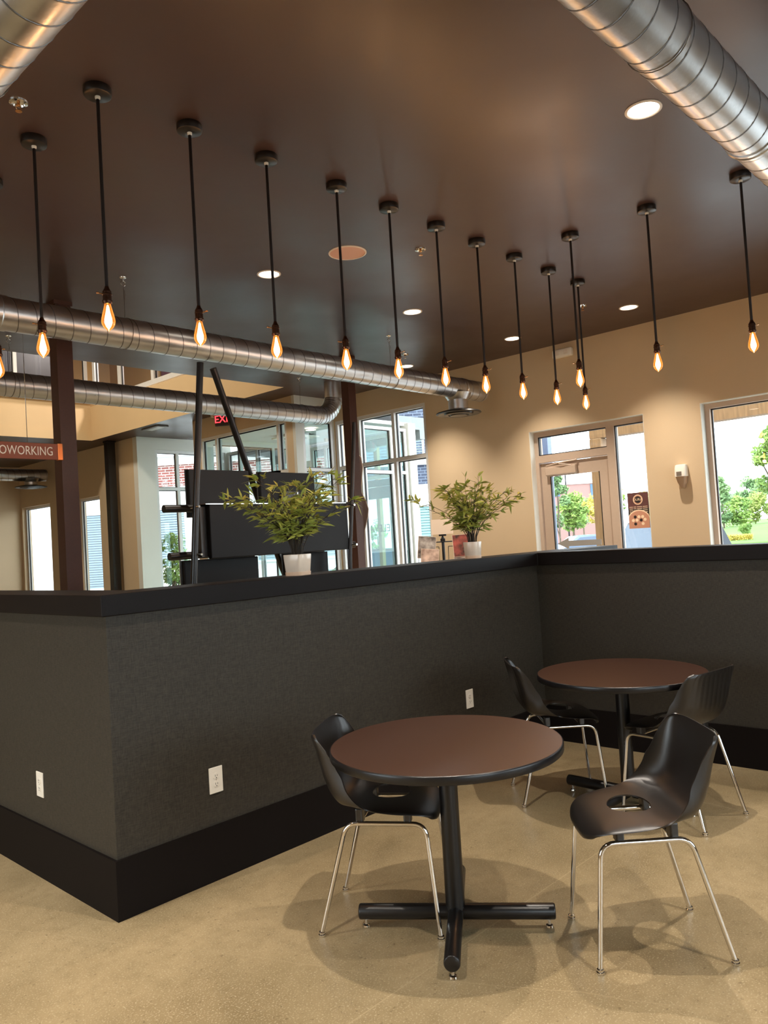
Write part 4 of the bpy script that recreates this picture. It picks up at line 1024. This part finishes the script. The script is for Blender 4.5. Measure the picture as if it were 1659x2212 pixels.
# entry canopy, timber posts and beam
cm = mat('canopy_grey', lin((128, 134, 134)), .7)
can = empty('entry_canopy', (12.2, 9.6, 0), 0, 'grey soffit canopy outside the glass entry', 'canopy')
MB().box((-1.85, -.25, 3.62), (-.9, 4.2, 3.85)).build('soffit', cm, can)
MB().box((-1.1, -.25, 3.45), (-.95, 4.2, 3.62)).build('beam', cm, can)
for y_ in (3.9,): MB().box((-1.1, y_-.09, 0-.06), (-.95, y_+.09, 3.45)).build('post', cm, can)
sp_ = empty('canopy_speaker', (10.85, 10.40, 3.62), 0, 'grey speaker hanging under the entry canopy', 'speaker')
MB().tube([(0, 0, 0), (0, 0, -.12)], .02, 10).build('stem', cm, sp_)
MB().lathe([(0, -.10), (.06, -.11), (.11, -.17), (.12, -.24), (.08, -.29), (0, -.30)], 24).build('housing', mat('mid_grey', lin((110, 118, 118)), .5), sp_, smooth=True)
def timber(x, y, label, s=.2, z1=3.35):
    o = MB().box((x-s/2, y-s/2, -.06), (x+s/2, y+s/2, z1)).build('timber_post', wood); tag(o, label, 'post', 'timber posts outside')
    bv = o.modifiers.new('bevel', 'BEVEL'); bv.width = .01
timber(14.26, 14.03, 'timber post outside the entry with the round E sign', .16, 4.4)
timber(14.5, 13.7, 'second timber post outside the entry door', .12, 4.4)
timber(10.85, 5.64, 'timber post right outside the glass door', .19, 2.94)
slp = tag(MB().box((10.95, 6.57, -.06), (11.07, 6.68, 3.4)).build('steel_post', mat('blue_steel', lin((96, 110, 140)), .5)), 'blue grey steel post outside, behind the door transom', 'post')
tag(MB().box((10.78, .2, 2.945), (10.98, 5.74, 3.35)).build('timber_beam', wood), 'horizontal timber beam above the patio, seen through the sidelight and right window', 'beam')
timber(10.85, .5, 'timber post at the far end of the patio beam', .19, 2.94)
es = empty('round_logo_sign', (14.12, 13.90, 3.8), azr, 'yellow timber sign board with a round E logo', 'sign')
MB().bbox((0, 0, 0), (.26, .03, .7), .008).build('board', wood, es)
n = 28; MB().tube([((.10)*math.cos(2*PI*i/n), -.02, .1+.10*math.sin(2*PI*i/n)) for i in range(n+1)], .012, 6).build('logo_ring', dk, es)
text('logo_lettering', 'e', .20, dk, es, face_mtx((0, -.018, .11), (1, 0, 0)), .002)

# trees, hedges
def foliage_mat(name, c, c2):
    return mat(name, lin(c), .8, noise=(1.6, .3), c2=lin(c2))
g1 = foliage_mat('leaf_green', (96, 140, 64), (150, 176, 84)); g2 = foliage_mat('leaf_yellow', (190, 176, 70), (214, 196, 96)); g3 = foliage_mat('leaf_blue_green', (100, 140, 96), (140, 170, 110))
g4 = foliage_mat('leaf_pale_green', (124, 148, 70), (160, 172, 88))
def tree(x, y, h, r, label, gm, seed, trunk=.35, n=2600, name='leafy_tree', cat='tree', group='trees outside', ls=.16, squash=1.0):
    rnd = random.Random(seed); t = empty(name, (x, y, -.05), 0, label, cat, group)
    if trunk: 
        b = MB().tube([(0, 0, 0), (.03, .02, h*trunk), (0, 0, h*.75)], [.10*r/2+.03, .07*r/2+.02, .02], 8)
        for i in range(5):
            a = rnd.uniform(0, 2*PI); b.tube([(0, 0, h*(trunk+.06*i)), (math.cos(a)*r*.5, math.sin(a)*r*.5, h*(trunk+.06*i+.18))], [.03, .01], 6)
        b.build('trunk', bark, t, smooth=True)
    f = MB(); blobs = []
    z0 = h*trunk if trunk else 0
    for i in range(16):
        a = rnd.uniform(0, 2*PI); q = rnd.uniform(0, 1); zz = z0+(h-z0)*(.18+.74*q); rr = r*(.75*math.sin(PI*(.18+.70*q)))*rnd.uniform(.3, 1)
        blobs.append((rr*math.cos(a), rr*math.sin(a), zz, r*rnd.uniform(.28, .48)))
    for i in range(n):
        bx, by, bz, br = rnd.choice(blobs)
        v = Vector((rnd.gauss(0, 1), rnd.gauss(0, 1), rnd.gauss(0, 1))).normalized()*br*(rnd.uniform(.55, 1.08))
        p = Vector((bx, by, bz)) + Vector((v.x, v.y, v.z*.8*squash))
        a = Vector((rnd.gauss(0, 1), rnd.gauss(0, 1), rnd.gauss(0, 1))).normalized(); b_ = a.orthogonal().normalized(); s = ls*rnd.uniform(.6, 1.3)
        f.add([p-a*s, p+b_*s*.45, p+a*s, p-b_*s*.45+a.cross(b_)*s*.2], [(0, 1, 2, 3)])
    f.build('crown', gm, t)
    return t
def at(px, D):
    l_ = (px-829.5)/1687.3
    return D*(.730+.683*l_), D*(.683-.730*l_)
# grass bank rising away from the car park
bk = []
for D, z in ((24.5, -.05), (26.3, .80), (34, 1.22), (60, 1.50), (60, -.05)):
    bk.append([(*at(px_, D), z) for px_ in (1545, 1700, 1900)])
lb = MB(); nn = len(bk); pts = [p for r_ in bk for p in r_]
fs = [(i*3+k, i*3+k+1, ((i+1) % nn)*3+k+1, ((i+1) % nn)*3+k) for i in range(nn) for k in range(2)] + [tuple(i*3 for i in range(nn)), tuple(i*3+2 for i in reversed(range(nn)))]
lb.add(pts, fs)
tag(lb.build('lawn', lawnm), 'bright green grass bank beyond the right window', 'lawn', kind='stuff')
def T(px, D, h, r, label, gm, seed, trunk=.35, n=2000, z=-.05, **k):
    t_ = tree(*at(px, D), h, r, label, gm, seed, trunk, n, **k); t_.location.z = z
T(1236, 38, 3.4, .95, 'round green tree seen through the door glass', g1, 1, .42, 2600, ls=.10)
T(1290, 42, 3.5, .85, 'yellow tree at the right side of the door glass', g2, 2, .42, ls=.11)
T(1258, 58, 4.0, 1.1, 'darker green tree behind the round and the yellow tree', g3, 18, .4, ls=.13)
T(1206, 33, 4.3, .45, 'thin dark green tree at the left edge of the door glass', g3, 3, .3, 1200, ls=.09)
T(1330, 40, 4.4, .60, 'tall narrow green tree at the left of the sidelight', g1, 4, .3, ls=.11)
T(1396, 39, 3.3, .75, 'green tree behind the poster at the right of the sidelight', g2, 5, .35, ls=.11)
T(1676, 20, 4.2, .62, 'near bright green tree at the right edge of the window', g1, 6, .40, 3600, ls=.07)
T(1561, 35, 3.7, .55, 'dark green tree at the left edge of the right window', g3, 7, .30, ls=.10)
T(1624, 56, 2.9, 1.3, 'hazy blue green tree in the distance behind the shrubs', g3, 8, .25, z=1.45, ls=.2)
T(1588, 37.0, 1.35, 1.0, 'broad pale green shrub on the left of the lawn edge', g1, 10, 0, 2000, 1.30, name='shrub', cat='shrub', group='shrubs beyond the lawn', ls=.09)
T(1634, 41.0, 1.5, 1.1, 'broad yellow green shrub in the middle of the lawn edge', g4, 11, 0, 2000, 1.30, name='shrub', cat='shrub', group='shrubs beyond the lawn', ls=.09)
T(1690, 44.5, 1.6, 1.1, 'broad green shrub on the right of the lawn edge', g1, 12, 0, 2000, 1.30, name='shrub', cat='shrub', group='shrubs beyond the lawn', ls=.09)
T(1606, 29, .55, .26, 'clipped round bush on the lawn', g1, 13, 0, 1200, .92, name='round_bush', cat='bush', group=None, ls=.035)
T(367, 17.5, 2.2, .42, 'light green young tree outside the far lobby window', g1, 15, .25, 1800, ls=.05)
T(813, 24.9, 2.4, .40, 'young leafy tree outside behind the entry lettering', g1, 16, .3, 1500, ls=.05)
T(753, 18.0, 2.1, .42, 'green shrub outside seen between the column and the screens', g1, 17, .1, 1600, ls=.05)
h = MB(); rnd = random.Random(21); hx, hy = at(1592, 27.6)
for i in range(2200):
    q = rnd.uniform(-.42, .42); w_ = rnd.uniform(-.15, .15)
    p = Vector((hx+rv.x*q+dv.x*w_, hy+rv.y*q+dv.y*w_, rnd.uniform(.80, 1.06))); a = Vector((rnd.gauss(0, 1), rnd.gauss(0, 1), rnd.gauss(0, 1))).normalized(); b_ = a.orthogonal(); s = .03
    h.add([p-a*s, p+b_*s*.5, p+a*s, p-b_*s*.5], [(0, 1, 2, 3)])
tag(h.build('low_hedge', g2), 'low yellow green hedge below the round bush', 'hedge')

# cars
def car(x, y, rz, L_, W_, H_, mcol, label, suv=False):
    t = empty('car', (x, y, -.06), rz, label, 'car', 'parked cars')
    body = [(-L_/2, .35), (-L_/2+.03, .75), (-L_/2+.15, .92), (-L_*.22, 1.0 if suv else .95), (L_*.40, .95), (L_*.49, .80), (L_/2, .55), (L_/2-.03, .32), (0, .22)]
    MB().prism([(p[0], p[1]) for p in body], 1, -W_/2, W_/2).build('car_body', mcol, t)
    cab = [(-L_*.47, .94), (-L_*.40, H_-.08), (-L_*.30, H_), (L_*.06, H_), (L_*.24, .95)] if suv else [(-L_*.36, .94), (-L_*.22, H_-.02), (-L_*.10, H_), (L_*.10, H_-.01), (L_*.30, .95)]
    MB().loft([[(p[0], -W_/2+.02+(.16 if p[1] > 1 else 0), p[1]) for p in cab], [(p[0], W_/2-.02-(.16 if p[1] > 1 else 0), p[1]) for p in cab]], True, True).build('cabin', mcol, t)
    gl = mat('car_glass', lin((66, 82, 104)), .1)
    cab2 = [(c[0]*.93, .97 if c[1] < 1 else c[1]-.06) for c in cab]
    for s in (-1, 1):
        MB().loft([[(p[0], s*(W_/2-.005-(.145 if p[1] > 1 else 0)), p[1]) for p in cab2], [(p[0], s*(W_/2+.003-(.145 if p[1] > 1 else 0)), p[1]) for p in cab2]], True, True).build('side_window', gl, t)
    # windscreen on the front slope
    a, b_ = cab[-2], cab[-1]
    MB().add([(a[0]+.05, -W_/2+.25, a[1]-.03), (a[0]+.05, W_/2-.25, a[1]-.03), (b_[0]-.02, W_/2-.12, b_[1]+.05), (b_[0]-.02, -W_/2+.12, b_[1]+.05), (a[0]+.07, -W_/2+.25, a[1]-.02), (a[0]+.07, W_/2-.25, a[1]-.02), (b_[0]+.0, W_/2-.12, b_[1]+.06), (b_[0]+.0, -W_/2+.12, b_[1]+.06)], [(0, 1, 2, 3), (4, 7, 6, 5), (0, 4, 5, 1), (2, 6, 7, 3)]).build('windscreen', gl, t)
    for sx in (-.32, .32):
        for s in (-1, 1):
            w_ = MB(); n = 22
            w_.loft([[(sx*L_+.33*math.cos(2*PI*j/n), s*(W_/2-.20)+0, .33+.33*math.sin(2*PI*j/n)) for j in range(n)], [(sx*L_+.33*math.cos(2*PI*j/n), s*(W_/2+.01), .33+.33*math.sin(2*PI*j/n)) for j in range(n)]], True, True)
            w_.build('wheel', gasket, t)
    MB().bbox((L_/2-.03, W_/2-.28, .72), (.06, .28, .12), .02).bbox((L_/2-.03, -W_/2+.28, .72), (.06, .28, .12), .02).build('headlight', chrome, t)
    MB().bbox((-L_/2+.04, W_/2-.22, .82), (.06, .24, .14), .02).bbox((-L_/2+.04, -W_/2+.22, .82), (.06, .24, .14), .02).build('tail_light', mat('tail_red', lin((210, 60, 60)), .3), t)
carw = mat('white_car_paint', lin((236, 238, 240)), .25, coat=.5); carb = mat('blue_car_paint', lin((92, 112, 138)), .25, coat=.5); card = mat('dark_car_paint', lin((26, 32, 42)), .35)
car(27.3, 14.4, azr, 4.5, 1.8, 1.42, carb, 'blue grey parked car seen through the door glass, behind the arrow decal')
car(24.6, 11.5, azr+PI+.5, 4.4, 1.8, 1.56, carw, 'white parked car seen below the poster', True)
car(*at(1420, 22.0), azr+PI/2+.1, 4.6, 1.9, 1.75, card, 'dark parked suv at the left edge of the right window', True)
car(*at(840, 21.5), azr, 4.5, 1.8, 1.45, card, 'dark parked car seen through the tinted entry door')
# lamp posts
def lamp_post(x, y, h, label):
    t = empty('lamp_post', (x, y, -.06), azr, label, 'lamp post', 'parking lamp posts')
    MB().lathe([(0, 0), (.15, 0), (.15, .4), (.07, .45), (.05, h), (0, h)], 12).build('pole', tvm, t)
    MB().tube([(0, 0, h-.1), (1.0, 0, h+.25)], .03, 6).build('arm', tvm, t)
    MB().bbox((1.1, 0, h+.27), (.5, .25, .08), .02).build('lamp_head', tvm, t)
lamp_post(59, 33.9, 7.5, 'thin lamp post in front of the distant brick building')
